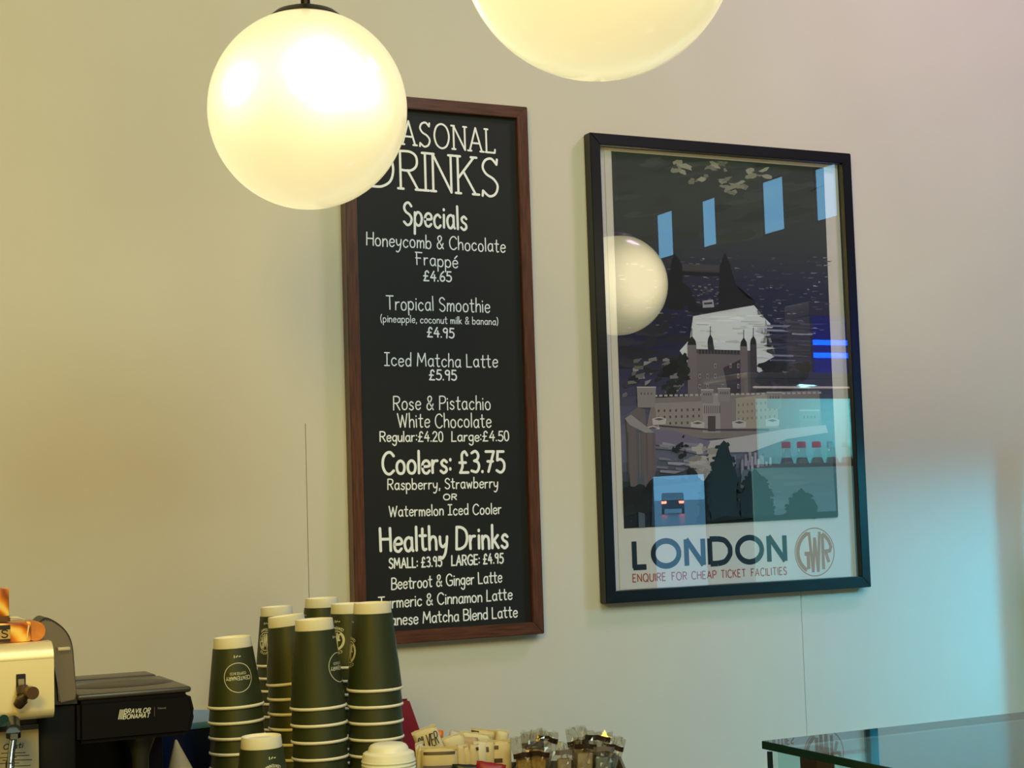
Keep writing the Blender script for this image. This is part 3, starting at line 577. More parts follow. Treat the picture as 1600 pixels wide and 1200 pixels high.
# ============================================================ DRINKS FRIDGE, BOTTLES, FLY KILLER (mirrored in the poster glass)
fr = thing('drinks_fridge', 'low lit drinks cabinet mirrored in the right of the poster glass', 'fridge', (0, 0, 0))
FT = OZ - .43; steel = mat('steel_grey', (120, 124, 128), .35, .8)
box('lid', (1.2, -1.46, FT - .02), (2.6, -1.2, FT), steel, fr, bev=.003); box('header', (1.2, -1.215, FT - .085), (2.6, -1.2, FT - .021), steel, fr)
box('light_strip', (1.22, -1.198, FT - .052), (2.6, -1.192, FT - .046), mat('led_white', (255, 230, 215), .5, emis=(1, .85, .8), estr=.9), fr)
box('side_panel', (1.2, -1.45, .1), (1.206, -1.216, FT - .021), clear('side_glass'), fr); box('side_panel', (2.585, -1.45, .1), (2.6, -1.2, FT - .021), steel, fr)
box('back_panel', (1.40, -1.45, .1), (2.584, -1.44, FT - .021), mat('fridge_liner', (120, 190, 190), .5, emis=(.25, .8, .8), estr=.4), fr)  # liner glows by itself in place of the cabinet's light on it
box('base', (1.2, -1.45, 0), (2.6, -1.2, .1), steel, fr)
for zz in (OZ - .875, OZ - 1.3): box('shelf', (1.40, -1.439, zz - .012), (2.584, -1.22, zz), mat('shelf_red', (100, 40, 40), .4), fr)
zl = at(1270, 724, y=1.2).z
box('front_lip', (1.21, -1.212, zl - .012), (2.6, -1.2, zl), mat('lip_red', (90, 44, 48), .4), fr)
box('front_panel', (1.21, -1.212, .1), (2.6, -1.204, zl - .0125), mat('fridge_panel', (150, 215, 218), .5, emis=(.2, .75, .8), estr=.3), fr)  # faint glow put into the panel to brighten its reflection
bglass = clear('bottle_glass', 2.6, (.75, .97, .95)); 
def bottle(x, y, z, capm, lab):
    t = thing('bottle', lab, 'bottle', (x, y, z), 'bottles in the drinks cabinet')
    lathe('glass_body', [(0, .001), (.027, .001), (.0295, .006), (.0295, .12), (.026, .145), (.014, .185), (.0125, .205), (0, .205)], bglass, t, 24)
    lathe('drink', [(0, .004), (.025, .004), (.0278, .008), (.0278, .118), (.0245, .145), (.016, .170), (0, .171)], mat('dark_drink', (30, 10, 8), .3), t, 20)
    lathe('cap', [(0, .224), (.014, .224), (.0155, .22), (.0155, .203), (0, .203)], capm, t, 20)
redc = mat('red_cap', (245, 50, 50), .4); tealc = mat('teal_cap', (130, 245, 245), .4)
for i, x in enumerate((1.433, 1.495, 1.557, 1.619, 1.681)):
    bottle(x, -1.33, OZ - .875, redc if i < 3 else tealc, ('red capped bottle in the mirrored row, ' + ('leftmost of them', 'middle of the three red caps', 'beside the teal capped bottles')[i]) if i < 3 else ('teal capped bottle mirrored beside the red capped ones' if i == 3 else 'teal capped bottle mirrored at the edge of the poster frame'))
fk = thing('insect_killer', 'grey box lamp with two blue tubes mirrored in the poster glass', 'lamp', (0, 0, 0))
box('housing', (1.47, -1.36, OZ - .19 - .05), (1.86, -1.22, OZ - .19), mat('killer_grey', (90, 84, 80), .5), fk, bev=.006)
box('rear_plate', (1.47, -1.36, FT), (1.86, -1.35, OZ - .24), mat('killer_back', (40, 44, 90), .5), fk)
for x in (1.47, 1.85): box('end_plate', (x, -1.349, FT), (x + .01, -1.22, OZ - .24), mat('killer_grey', (90, 84, 80), .5), fk)
nb = mat('blue_tube', (20, 60, 255), .4, emis=(0, .035, 1), estr=20)
for z in (-.325, -.368): tube('blue_tube', [(1.49, -1.24, OZ + z), (1.845, -1.24, OZ + z)], .0085, nb, fk)

# ============================================================ COFFEE MACHINE
def M3(px, py, d): return at(px, py, depth=d)
cm = thing('espresso_machine', 'steel fronted coffee machine with steam knob at left edge', 'coffee machine', (0, 0, 0))
YF = -.88                                           # front plate plane
def fx(px, py, y=YF): q = at(px, py, y=y); return q.x, q.z
xr, zt = fx(84, 1003); _, zb = fx(90, 1122); _, zs = fx(40, 1029.5)
xl = -2.05
brush = mat('brushed_steel', (248, 232, 190), .5, .55, bump=.05, bscale=60, stretch=(1, 20, 30)); darkp = mat('dark_plastic', (20, 19, 18), .4); grey = mat('grey_cheek', (104, 96, 84), .35, .6)
def plate(name, z0, z1, r0, r1, m):                 # front plate with rolled upper and lower edge
    prof = []
    dpt = .10
    if r1:
        prof += [(YF + dpt, z1)] + [(YF + r1 - r1 * sin(radians(t_)), z1 - r1 + r1 * cos(radians(t_))) for t_ in range(0, 91, 15)]
    else: prof += [(YF + dpt, z1), (YF, z1)]
    if r0: prof += [(YF + r0 - r0 * cos(radians(t_)), z0 + r0 - r0 * sin(radians(t_))) for t_ in range(0, 91, 15)] + [(YF + dpt, z0)]
    else: prof += [(YF, z0), (YF + dpt, z0)]
    bm = bmesh.new(); A = [bm.verts.new((xl, y, z)) for y, z in prof]; B = [bm.verts.new((xr, y, z)) for y, z in prof]; n = len(prof)
    for i in range(n): bm.faces.new((A[i], A[(i + 1) % n], B[(i + 1) % n], B[i]))
    bm.faces.new(A[::-1]); bm.faces.new(B); return frombm(name, bm, m, cm, True)
plate('top_cover', zs + .0012, zt, 0, .022, brush); plate('front_plate', zb, zs - .0012, .014, 0, brush)
# rounded grey end cheek with black edging
smooth = lambda pts: strokes(' '.join('%f,%f' % q for q in pts))[0]
def arcprof(pts): return [fx(a_, b_, YF + .05) for a_, b_ in pts]
cheek = arcprof(smooth([(62, 974), (72, 968), (87, 975), (100, 986), (108, 1000), (112, 1016), (114, 1040), (119, 1092)]) + [(92, 1098), (86, 1040), (60, 1000), (52, 990)])
prism('end_cheek', cheek, YF + .046, YF + .10, grey, cm, bev=.002)
bk = arcprof(smooth([(63, 971), (73, 965), (89, 972), (103, 984), (111.5, 998), (115.5, 1015), (117.5, 1040), (122, 1100)])+ [(122, 1100), (60, 1104), (52, 990)])
prism('end_edging', bk, YF + .056, YF + .112, darkp, cm)
px_, pz_ = fx(88, 1008, YF + .05); box('trim_strip', (px_ + .0, YF + .036, fx(88, 1016, YF + .05)[1]), (fx(107, 1008, YF + .05)[0], YF + .047, fx(88, 1011, YF + .05)[1]), mat('pale_strip', (196, 186, 168), .4), cm, bev=.001)
xb = fx(92, 1125, YF + .06)[0]
box('lower_body', (xl, YF + .05, CT + .03), (xb - .030, YF + .40, zb - .001), darkp, cm, bev=.004)
box('side_body', (xb - .0295, YF + .06, CT + .03), (fx(118, 1100, YF + .06)[0], YF + .40, fx(100, 1099, YF + .06)[1]), mat('body_black', (4, 4, 5), .6, spec=.2), cm, bev=.003)
box('drip_tray', (xl, YF - .04, CT + .02), (xb - .02, YF + .05, CT + .06), mat('tray_steel', (120, 120, 118), .3, 1), cm, bev=.003)
for x in (xl + .05, xb - .08):
    for y in (YF, YF + .33): box('foot', (x, y, CT), (x + .04, y + .04, CT + .021), darkp, cm)
# lever slot, lever and round knob
sl = fx(25, 1053.5); sr = fx(40, 1075)
bm = bmesh.new(); add_box(bm, (sl[0], YF - .002, sr[1] - .004), (sr[0], YF + .0, sl[1]), .0008, 1); lslot = frombm('lever_slot', bm, mat('slot_black', (12, 9, 7), .5), cm, True)
s2 = fx(28, 1061); s3 = fx(37.5, 1075.5); box('slot_plate', (s2[0], YF - .0035, s3[1]), (s3[0], YF - .0021, s2[1]), mat('slot_grey', (150, 138, 112), .4, .5), lslot)
a0 = fx(34, 1078); a1 = fx(42, 1080); a2 = fx(50.5, 1079.5); lb = fx(27, 1101)
lev = tube('lever', [(a0[0], YF - .006, a0[1] + .004), (a0[0] + .0005, YF - .012, a0[1] - .006), (a0[0] - .002, YF - .014, a0[1] - .012), (lb[0], YF - .008, lb[1])], [.008, .009, .0085, .007], mat('lever_brown', (60, 44, 26), .45), cm)
bm = bmesh.new(); add_tube(bm, [(a1[0] - .003, YF - .01, a1[1]), (a1[0] + .001, YF - .02, a1[1] + .0005)], .0078, 18); add_tube(bm, [(a1[0] + .001, YF - .02, a1[1]), (a2[0] - .004, YF - .030, a2[1])], .0086, 24)
frombm('knob', bm, mat('knob_brown', (84, 58, 34), .45), lev, True)
# steam wand under the plate with its collar
wc = [at(17, 1118, depth=2.16), at(19, 1138, depth=2.14), at(20, 1148, depth=2.13)]
chrome = mat('chrome', (200, 205, 205), .12, 1)
tube('wand_socket', [at(19, 1128, depth=2.16), at(21, 1142, depth=2.14)], .010, mat('socket_grey', (74, 74, 72), .35, .7), cm, 16)
tube('wand_nut', [at(21, 1145, depth=2.14), at(21, 1153, depth=2.14)], .0095, chrome, cm, 6)
wand = tube('steam_wand', [at(21, 1153, depth=2.14), at(18, 1172, depth=2.13), at(16, 1192, depth=2.12), at(15, 1215, depth=2.11)], .0048, chrome, cm, 12)
tube('wand_tip', [at(16, 1190, depth=2.12), at(15.5, 1199, depth=2.12)], .0058, chrome, wand, 12)
tube('valve_stem', [at(-4, 1126, depth=2.15), at(6, 1126, depth=2.14)], .008, mat('valve_green', (60, 90, 78), .25, .6), cm, 14)
# price card leaning under the plate
CY = YF + .044
c0, c1 = at(-12, 1142, y=CY), at(60, 1141, y=CY); cb0 = at(60, 1260, y=CY)
cd_ = thing('notice_card', 'pale printed notice behind the steam wand of the coffee machine', 'notice', ((c0.x + c1.x) / 2, CY, cb0.z))
o = box('card', (c0.x, CY - .001, cb0.z), (c1.x, CY + .002, c1.z + .002), mat('card_paper', (150, 142, 120), .7), cd_); loc_fix(o, cd_)
o = box('header_band', (c0.x, CY - .0014, c1.z + .0021), (c1.x, CY + .002, c1.z + .009), mat('band_black', (18, 17, 16), .5), cd_); loc_fix(o, cd_)
V, F = [], []; ink = mat('black_ink', (30, 28, 24), .6)
YI = CY - .0012
for i, (y0, xa, xb_) in enumerate(((1177, 2, 40), (1181, 22, 46), (1184, 0, 26), (1188, 4, 50), (1193, 0, 30), (1197, 22, 48))): pen(V, F, [[(at(xa, y0, y=YI).x, at(xa, y0, y=YI).z), (at(xb_, y0 - 1, y=YI).x, at(xb_, y0 - 1, y=YI).z)]], .0010, lambda a_, b_: Vector((a_, YI, b_)), caps=False)
write_line(V, F, 'Costi', at(5, 1171, y=YI), at(35, 1168, y=YI), .0065, .0014, shear=.25)
o = mesh('print', V, F, ink, cd_); loc_fix(o, cd_)

# tea boxes on top of the machine
def swirl():
    m = bpy.data.materials.new('amber_swirl_print'); m.use_nodes = True; nt = m.node_tree; b = nt.nodes['Principled BSDF']; b.inputs['Roughness'].default_value = .35
    tc = nt.nodes.new('ShaderNodeTexCoord'); wv = nt.nodes.new('ShaderNodeTexWave'); wv.inputs['Scale'].default_value = 16; wv.inputs['Distortion'].default_value = 5; wv.inputs['Detail'].default_value = 2; wv.inputs['Detail Scale'].default_value = 1.2; wv.bands_direction = 'DIAGONAL'
    r = nt.nodes.new('ShaderNodeValToRGB'); r.color_ramp.elements[0].color = (*lin((150, 70, 8)), 1); r.color_ramp.elements[1].color = (*lin((255, 214, 110)), 1); e = r.color_ramp.elements.new(.5); e.color = (*lin((232, 136, 20)), 1)
    nt.links.new(tc.outputs['Object'], wv.inputs['Vector']); nt.links.new(wv.outputs['Fac'], r.inputs[0]); nt.links.new(r.outputs[0], b.inputs['Base Color']); return m
sw = swirl()
tz = zt
YTB = YF + .03
def txz(px, py): q = at(px, py, y=YTB); return q.x, q.z
r1 = txz(70, 970); l1 = txz(16, 974)
tea = thing('tea_box', 'orange swirl patterned tea box lying on the coffee machine', 'box', (r1[0] - .12, YTB, tz))
hh = r1[1] - tz
o = box('carton', (r1[0] - .24, YTB, tz + .0003), (r1[0] - .018, YTB + .06, tz + hh), sw, tea, bev=.003); loc_fix(o, tea)
bm = bmesh.new(); add_tube(bm, [(r1[0] - .012, YTB + .004, tz + hh / 2), (r1[0] - .012, YTB + .058, tz + hh / 2)], hh / 2 - .0003, 24)
o = frombm('rolled_end', bm, mat('amber_foil', (206, 120, 20), .35, noise=.2, nscale=60), tea, True); loc_fix(o, tea)
o = box('label_panel', (r1[0] - .24, YTB - .0008, tz + .002), (l1[0], YTB - .0001, tz + hh * .9), mat('label_black', (24, 14, 8), .4), tea); loc_fix(o, tea)
o = box('label_band', (r1[0] - .24, YTB - .0014, tz + hh * .22), (l1[0], YTB - .0009, tz + hh * .68), mat('label_gold', (186, 150, 84), .4), tea); loc_fix(o, tea)
V, F = [], []; write_line(V, F, 'BAGS', (l1[0] - .050, YTB - .0017, tz + hh * .30), (l1[0] - .004, YTB - .0017, tz + hh * .30), .010, .0018); o = mesh('lettering', V, F, ink, tea); loc_fix(o, tea)
ub = txz(15, 919); uz = tz + hh + .0015
tb2 = thing('tea_box', 'upright orange and yellow tea box on top of the lying one', 'box', (ub[0] - .05, YTB, uz))
bt_ = tz + hh + .0008
o = box('carton', (ub[0] - .10, YTB + .004, uz), (ub[0], YTB + .052, ub[1]), sw, tb2, bev=.002); loc_fix(o, tb2)
o = box('lower_band', (ub[0] - .101, YTB + .003, uz), (ub[0] + .001, YTB + .053, uz + .008), mat('band_brown', (96, 56, 20), .5), tb2); loc_fix(o, tb2)
# white ribbon hanging over the lying box
rb = [txz(14, 963.5), txz(28, 964), txz(38, 968), txz(44, 976), txz(42, 988), txz(41, 998)]
V = []; F = []
for i, (x, z) in enumerate(rb): V += [(x, YTB - .004, max(z, tz + .002)), (x, YTB + .004, max(z, tz + .002) + .0004), (x + .0012, YTB + .004, max(z, tz + .002) - .0014), (x + .0012, YTB - .004, max(z, tz + .002) - .0014)]
for i in range(len(rb) - 1):
    for k in range(4): F.append((4 * i + k, 4 * i + (k + 1) % 4, 4 * i + 4 + (k + 1) % 4, 4 * i + 4 + k))
F += [(3, 2, 1, 0), tuple(len(V) - 4 + k for k in range(4))]
tag(mesh('ribbon', V, F, mat('white_ribbon', (240, 226, 190), .5), None, True), 'white ribbon draped over the lying orange tea box', 'ribbon')

# ============================================================ BLACK BREWER
br = thing('filter_brewer', 'black filter coffee brewer between the steel machine and the cups', 'coffee machine', (0, 0, 0))
YBf = -.83
def bx_(px, py, y=YBf): q = at(px, py, y=y); return q.x, q.z
blkg = mat('brewer_black', (6, 6, 7), .5, spec=.15); blkt = mat('brewer_top', (62, 56, 50), .3, spec=.6)
x1, z1 = bx_(298, 1082); x0 = bx_(121, 1090)[0]; z0 = bx_(250, 1152)[1]; D = .26
bm = bmesh.new()
prof = [(x0, z0), (x0, z1), (x1, z1), (x1 + .007, z0 + .03), (x1 - .001, z0)]
n = len(prof); A = [bm.verts.new((x, YBf, z)) for x, z in prof]; B = [bm.verts.new((x, YBf + D, z)) for x, z in prof]
bm.faces.new(A); bm.faces.new(B[::-1])
for i in range(n): bm.faces.new((A[i], B[i], B[(i + 1) % n], A[(i + 1) % n]))
bmesh.ops.bevel(bm, geom=bm.edges[:], offset=.006, segments=3, affect='EDGES'); frombm('head', bm, blkg, br, True)
# lid with raised rim and an oval hollow
bm = bmesh.new(); add_box(bm, (x0, YBf + .002, z1 + .0002), (x1 + .002, YBf + D - .07, z1 + .009), .004, 3); frombm('lid', bm, blkt, br, True)
bm = bmesh.new(); add_box(bm, (x0, YBf + D - .068, z1 + .0002), (x1 - .004, YBf + D, z1 + .011), .004, 3); frombm('rear_lid', bm, blkt, br, True)
ov = [(((x0 + x1) / 2 + .004) + .075 * cos(2 * pi * k / 36), YBf + .10 + .045 * sin(2 * pi * k / 36)) for k in range(36)]
V = [(x, y, z1 + .0093) for x, y in ov] + [(((x0 + x1) / 2 + .004) + (x - ((x0 + x1) / 2 + .004)) * .86, YBf + .10 + (y - YBf - .10) * .86, z1 + .0110) for x, y in ov] + [(((x0 + x1) / 2 + .004), YBf + .1, z1 + .0096)]
F = [(k, (k + 1) % 36, 36 + (k + 1) % 36, 36 + k) for k in range(36)] + [(36 + k, 36 + (k + 1) % 36, 72) for k in range(36)]
mesh('oval_hollow', V, F, mat('hollow_black', (34, 31, 28), .4), br, True)
bw = bx_(110, 1200)[0]
box('column', (x0, YBf + .12, CT + .03), (x1 - .012, YBf + D, z0 - .0005), mat('column_black', (4, 4, 5), .6, spec=.2), br, bev=.006)
sp_ = bx_(230, 1165)[0]
lathe('spout', [(.012, -.14), (.012, -.03), (.020, -.008), (.024, 0), (0, 0)], mat('spout_grey', (40, 41, 36), .4), br, 24, (sp_, YBf + .045, z0 - .0005))
box('base_plate', (x0, YBf - .02, CT), (x1, YBf + D, CT + .03), blkg, br, bev=.005)
lathe('glass_jug', [(0, .001), (.055, .001), (.066, .02), (.064, .07), (.045, .11), (.048, .13), (.044, .13), (.041, .11), (.060, .07), (.062, .02), (.05, .005), (0, .005)], mat('jug_dark', (24, 20, 18), .1), br, 32, (sp_ - .01, YBf + .055, CT + .031))
V, F = [], []; YL = YBf - .0005; white = mat('logo_white', (205, 205, 198), .5)
def q3(px, py): return at(px, py, y=YL)
write_line(V, F, 'BRAVILOR', q3(194, 1115), q3(234, 1113), .0062, .0011, gap=26, shear=.25, caps=False)
write_line(V, F, 'BONAMAT', q3(192.5, 1123.5), q3(233, 1121), .0062, .0011, gap=26, shear=.25, caps=False)
for i in range(4): A_ = q3(185 + i * 2.3, 1124); pen(V, F, [[(0, 0), (.003, .0135)]], .0012, lambda a_, b_, A_=A_: A_ + Vector((a_, 0, b_)), caps=False)
mesh('lettering', V, F, white, br)
V, F = [], []; A_ = q3(241.5, 1119); pen(V, F, [[(0, 0), (0, .013)]], .0006, lambda a_, b_: A_ + Vector((a_, 0, b_)), caps=False); A2 = q3(247, 1107.5)
write_line(V, F, 'Novo', q3(247, 1108), q3(259, 1107), .0024, .0008)
mesh('small_print', V, F, mat('logo_grey', (90, 90, 86), .5), br)

# ============================================================ PAPER CUPS
cupg = mat('cup_green', (46, 53, 24), .5, spec=.45, noise=.06, nscale=30); cupw = mat('cup_white', (232, 226, 208), .55); cupb = mat('cup_base_white', (238, 232, 212), .55); prt = mat('cup_print', (206, 204, 180), .55)
RB, RM = .0305, .0435
def cup_proto(H, prints):
    t = thing('paper_cup', '', 'paper cup', (0, 0, 0)); N = 48
    rad = lambda z: RM + (RB + .001 - RM) * ((z - .0035) / (H - .0205))
    sl_ = lathe('sleeve', [(RM - .0012, .0035), (RM, .0035), (RB + .0010, H - .017), (RB - .0006, H - .0165)], cupg, t, N)
    lathe('rim', [(RM - .0012 + .0027 * cos(a_), .0027 + .0027 * sin(a_)) for a_ in [2 * pi * k / 12 for k in range(13)]], cupw, t, N)
    lathe('cup_base', [(RB - .0004, H - .0172), (RB + .0001, H - .016), (RB - .0014, H - .0004), (RB - .002, H), (RB - .003, H - .0004), (RB - .0038, H - .004), (0, H - .0042)], cupb, t, N)
    lathe('lining', [(RM - .0030, .002), (RB - .004, H - .018), (0, H - .018)], cupw, t, 24)
    if prints:
        zc = H * (.44 if H < .12 else .45)
        def wrap(th0, zc_):      # writing reads upside down on an upturned cup
            def fn(a_, b_):
                z = zc_ - b_; r_ = rad(z) + .0004; th = th0 - a_ / r_; return Vector((r_ * cos(th), r_ * sin(th), z))
            return fn
        def place(lines, fn, wd, dx, dz, sx, sz, V, F, caps=False): pen(V, F, [[(dx + a_ * sx, dz + b_ * sz) for a_, b_ in s] for s in lines], wd, fn, caps=caps)
        V, F = [], []; fn = wrap(0, zc); R = .0225
        pen(V, F, [[(R * cos(2 * pi * k / 48), R * sin(2 * pi * k / 48)) for k in range(49)]], .0011, fn, caps=False)
        L, w_ = layout('CENTENARY', 22); place(L, fn, .0010, -.0195, -.002, .039 / w_, .0056 / 100, V, F)
        L, w_ = layout('COFFEE & CO', 24, space=20); place(L, fn, .0006, -.0125, -.0082, .025 / w_, .0036 / 100, V, F)
        mesh('round_print', V, F, prt, sl_)
        V, F = [], []; fn = wrap(pi, zc)
        monogram(fn, .0165, V, F, .09, .17)
        for seg_, (a0_, a1_) in enumerate(((50, 130), (230, 310))):
            txt = 'COFFEE' if seg_ == 0 else 'CENTENARY'; L, w_ = layout(txt, 26)
            def arc(a_, b_, s=seg_):
                r_ = .0195 + (b_ if s == 0 else .004 - b_); ph = pi / 2 - a_ / .021 if s == 0 else -pi / 2 + a_ / .021; return fn(r_ * cos(ph), r_ * sin(ph))
            pen(V, F, [[((a_ / w_ - .5) * .027, b_ * .00004) for a_, b_ in s] for s in L], .0009, arc, caps=False)
        mesh('monogram_print', V, F, prt, sl_)
        V, F = [], []
        for th in (0, pi):
            fn = wrap(th, H - .029); pen(V, F, [[(-.0055, 0), (-.0035, .0005)], [(-.001, -.001), (.0012, .001)], [(.004, -.0015), (.0042, .0015)]], .0016, fn)
        mesh('small_print', V, F, prt, sl_)
    return t
protos = {(h, p): cup_proto(h, p) for h in (.110, .138) for p in (0, 1)}
used = set()
RH = Vector((.9006, -.4346, 0)).normalized()
def stack(rim_px, depth, H, lean, spacing, ztop_label, where, turn, lean_dec=.75, nv=5, n=None, towards=0):
    """upturned cups; rim_px is where the centre of the top cup's rim shows; lean (deg) to the left"""
    P = at(*rim_px, depth=depth); first = True; z = P.z; tot = z - CT; n = max(1, round(tot / spacing)); s = tot / n; k = 0; L = lean; p = P.copy()
    for i in range(n + 1):
        key = (H, 1 if i == 0 else 0)
        if key not in used: c = protos[key]; used.add(key)
        else: c = dup(protos[key])
        ax = (Vector((0, 0, 1)) - RH * math.tan(radians(L))).normalized()
        q = Vector((0, 0, 1)).rotation_difference(ax).to_matrix().to_4x4()
        c.matrix_world = Matrix.Translation(p) @ q @ Matrix.Rotation(turn if i == 0 else turn + i * 1.7, 4, 'Z')
        c.location = p
        c['category'] = 'paper cup'
        vis = i == 0
        ORD = ('', 'second', 'third', 'fourth', 'fifth', 'sixth', 'seventh')
        c['group'] = 'nested paper cups in ' + where
        if vis: c['label'] = ztop_label
        elif i < nv: c['label'] = ORD[i] + ' cup from the top in ' + where
        else: c['label'] = 'green paper cup nested out of sight low in ' + where
        L *= lean_dec; a2 = (Vector((0, 0, 1)) - RH * math.tan(radians(L))); p = p - a2 * s
        if i == n - 1: p.z = CT + .0001 if False else p.z
cam_ang = math.atan2(-FW.y, -FW.x)     # direction from an object to the camera
T = lambda deg: cam_ang + radians(deg)
stack((368.5, 1104, ), 2.55, .110, 2.0, .0245, 'top green cup with white circle print, left front stack', 'the left front stack', T(20))
stack((437, 1039), 3.03, .110, 2.2, .0238, 'top green cup of the rear stack, half hidden behind the left ones', 'the rear left stack', T(150), nv=7)
stack((459, 1067), 2.62, .110, 5.5, .0235, 'tilted top green cup with leaning white base, second stack from left', 'the tilted second stack', T(-88 + 180), .5)
stack((497.5, 1106), 2.51, .138, 1.6, .0256, 'tall top cup with plain seam in front, centre stack', 'the centre front stack', T(72))
stack((505, 1029), 2.93, .110, 0.5, .0235, 'green cup at the very top of the rearmost stack, highest of all', 'the rearmost stack', T(120), nv=1)
stack((546, 1042), 2.80, .110, 0, .0235, 'top cup between the centre stack and the right stack', 'the stack hidden behind the right one', T(150))
stack((585.5, 1078), 2.55, .138, 0.3, .0254, 'tall top green cup with monogram on its left, right stack', 'the right stack', T(112))
stack((412, 1268), 2.36, .110, 0.8, .0245, 'low green cup with small print, bottom of the picture in front', 'the low front stack', T(215), nv=1)
stack((331, 1296), 2.67, .110, 0, .0245, 'cup whose white base just peeps up at bottom left', 'the low stack behind the left one', T(90), nv=1)

# ============================================================ LIDS
lidm = mat('lid_white', (236, 232, 214), .4, sub=.1)
def lid_part(t):
    lathe('lid_shell', [(.0385, 0), (.0392, .001), (.0392, .006), (.0385, .0075), (.0382, .012), (.0372, .0150), (.0340, .0168), (.0305, .0176), (.0298, .0190), (.0290, .0225), (.0262, .0262), (.0220, .0282), (.012, .0292), (0, .0295)], lidm, t, 56)
    lathe('rim', [(.0390 + .0011 * cos(a_), .0035 + .0016 * sin(a_)) for a_ in [2 * pi * k / 8 for k in range(9)]], lidm, t, 48)
P = at(606.5, 1161, depth=2.36); zt_ = P.z - .0285; nl = max(2, round((zt_ - CT) / .0052)); s = (zt_ - CT) / nl
proto = None
for i in range(nl + 1):
    if proto is None: c = proto = thing('cup_lid', 'white domed cup lid on top of its stack', 'cup lid', (0, 0, 0)); lid_part(c)
    else: c = dup(proto); c['label'] = ('second white cup lid, just under the domed top one' if i == 1 else 'third white cup lid from the top of its stack' if i == 2 else 'white cup lid nested lower in its stack'); c['group'] = 'nested cup lids'
    c.location = (P.x, P.y, zt_ - i * s); c.rotation_euler = (0, 0, .6 * i)

# ============================================================ BLUE SACK, WHITE FUNNEL, RED CARTON
q = at(312, 1125, depth=2.72)
bz = at(315, 1117, depth=2.72).z
bin_ = thing('blue_tub', 'dark blue tub with paler blue rim behind the brewer', 'tub', (q.x - .045, q.y, CT))
lathe('tub_body', [(0, .002), (.072, .002), (.080, .01), (.092, bz - CT - .02), (.094, bz - CT - .012), (0, bz - CT - .012)], mat('navy_plastic', (20, 34, 72), .3), bin_, 40)
lathe('tub_rim', [(.090, bz - CT - .010), (.097, bz - CT - .010), (.0975, bz - CT - .004), (.095, bz - CT), (0, bz - CT)], mat('blue_plastic', (84, 136, 196), .35), bin_, 40)
f0 = at(275, 1157, depth=2.45); rr_ = .036
fn_ = thing('paper_cone', 'upturned pale paper cone beside the brewer', 'paper cone', (f0.x + .003, f0.y, CT))
hc = f0.z - CT
V = []; F = []
for i, (k, rx, off) in enumerate(((0, .055, .012), (.55, .048, .010), (.72, .034, .008), (.87, .017, .002), (.97, .005, -.002), (1, .0015, -.003))):
    V += [(rx * cos(2 * pi * j / 20) + off, rx * .8 * sin(2 * pi * j / 20), .001 + hc * k) for j in range(20)]
for i in range(5): F += [(20 * i + j, 20 * i + (j + 1) % 20, 20 * i + 20 + (j + 1) % 20, 20 * i + 20 + j) for j in range(20)]
F += [tuple(range(19, -1, -1)), tuple(range(100, 120))]
mesh('cone', V, F, mat('pale_paper', (190, 168, 132), .7), fn_, True); o = box('cone_foot', (-.04, -.03, .0001), (.06, .03, .0012), mat('pale_paper', (190, 168, 132), .7), fn_)
rc0, rc1, rc2 = at(629, 1095, depth=2.72), at(645, 1145, depth=2.72), at(606, 1095, depth=2.72)
rcn = thing('red_carton', 'crimson tapering carton standing behind the right cup stack', 'carton', ((rc2.x + rc1.x) / 2, rc0.y, CT))
hz = rc0.z - CT
bm = bmesh.new(); Wt = (rc0.x - rc2.x) / 2; slope = ((rc1 - rc0).x) / (rc0.z - rc1.z)
Wb = Wt + slope * hz * .6
vb = [bm.verts.new((a_ * Wb, b_ * .04, .0005)) for a_, b_ in ((-1, -1), (1, -1), (1, 1), (-1, 1))]; vm_ = [bm.verts.new((a_ * Wb, b_ * .04, hz - (Wb - Wt) / slope)) for a_, b_ in ((-1, -1), (1, -1), (1, 1), (-1, 1))]; vt = [bm.verts.new((a_ * Wt, b_ * .012, hz)) for a_, b_ in ((-1, -1), (1, -1), (1, 1), (-1, 1))]
for A_, B_ in ((vb, vm_), (vm_, vt)):
    for i in range(4): bm.faces.new((A_[i], A_[(i + 1) % 4], B_[(i + 1) % 4], B_[i]))
bm.faces.new(vb[::-1]); bm.faces.new(vt); frombm('carton_body', bm, mat('crimson_card', (150, 14, 34), .4), rcn); box('top_fold', (-Wt, -.0015, hz), (Wt, .0015, hz + .003), mat('crimson_edge', (120, 10, 26), .4), rcn)

# ============================================================ SACHET ORGANISER
SD = 2.46
oL = at(636, 1250, depth=SD - .05); oR = at(984, 1250, depth=SD - .05); e = (oR - oL); e.z = 0; wid = e.length; e.normalize(); nrm = Vector((-e.y, e.x, 0))
org = thing('sachet_organiser', 'dark compartment box holding sachets and wrapped biscuits at bottom', 'organiser', (oL.x, oL.y, CT)); org.rotation_euler.z = math.atan2(e.y, e.x)
HB = at(700, 1212, depth=SD).z - CT; DB = .185; acr = mat('smoky_acrylic', (96, 86, 74), .2)
box('front_wall', (0, 0, .003), (wid, .004, HB), acr, org); box('back_wall', (0, DB - .004, .003), (wid, DB, HB - .004), acr, org); box('bottom', (0, 0, 0), (wid, DB, .003), acr, org)
FLZ = HB - .034
box('false_floor', (.004, .004, FLZ - .003), (wid - .004, DB - .004, FLZ), acr, org)
for x in (0, wid * .5 - .002, wid - .004): box('divider', (x, .0041, .003), (x + .004, DB - .0041, HB), acr, org)
paper = mat('sachet_paper', (196, 176, 132), .55, noise=.06, nscale=40); paperw = mat('sachet_pale', (206, 196, 168), .55); brown = mat('sachet_brown', (62, 40, 26), .5); greyb = mat('sachet_grey', (104, 96, 96), .5); crim = mat('sachet_crimson', (140, 20, 40), .45)
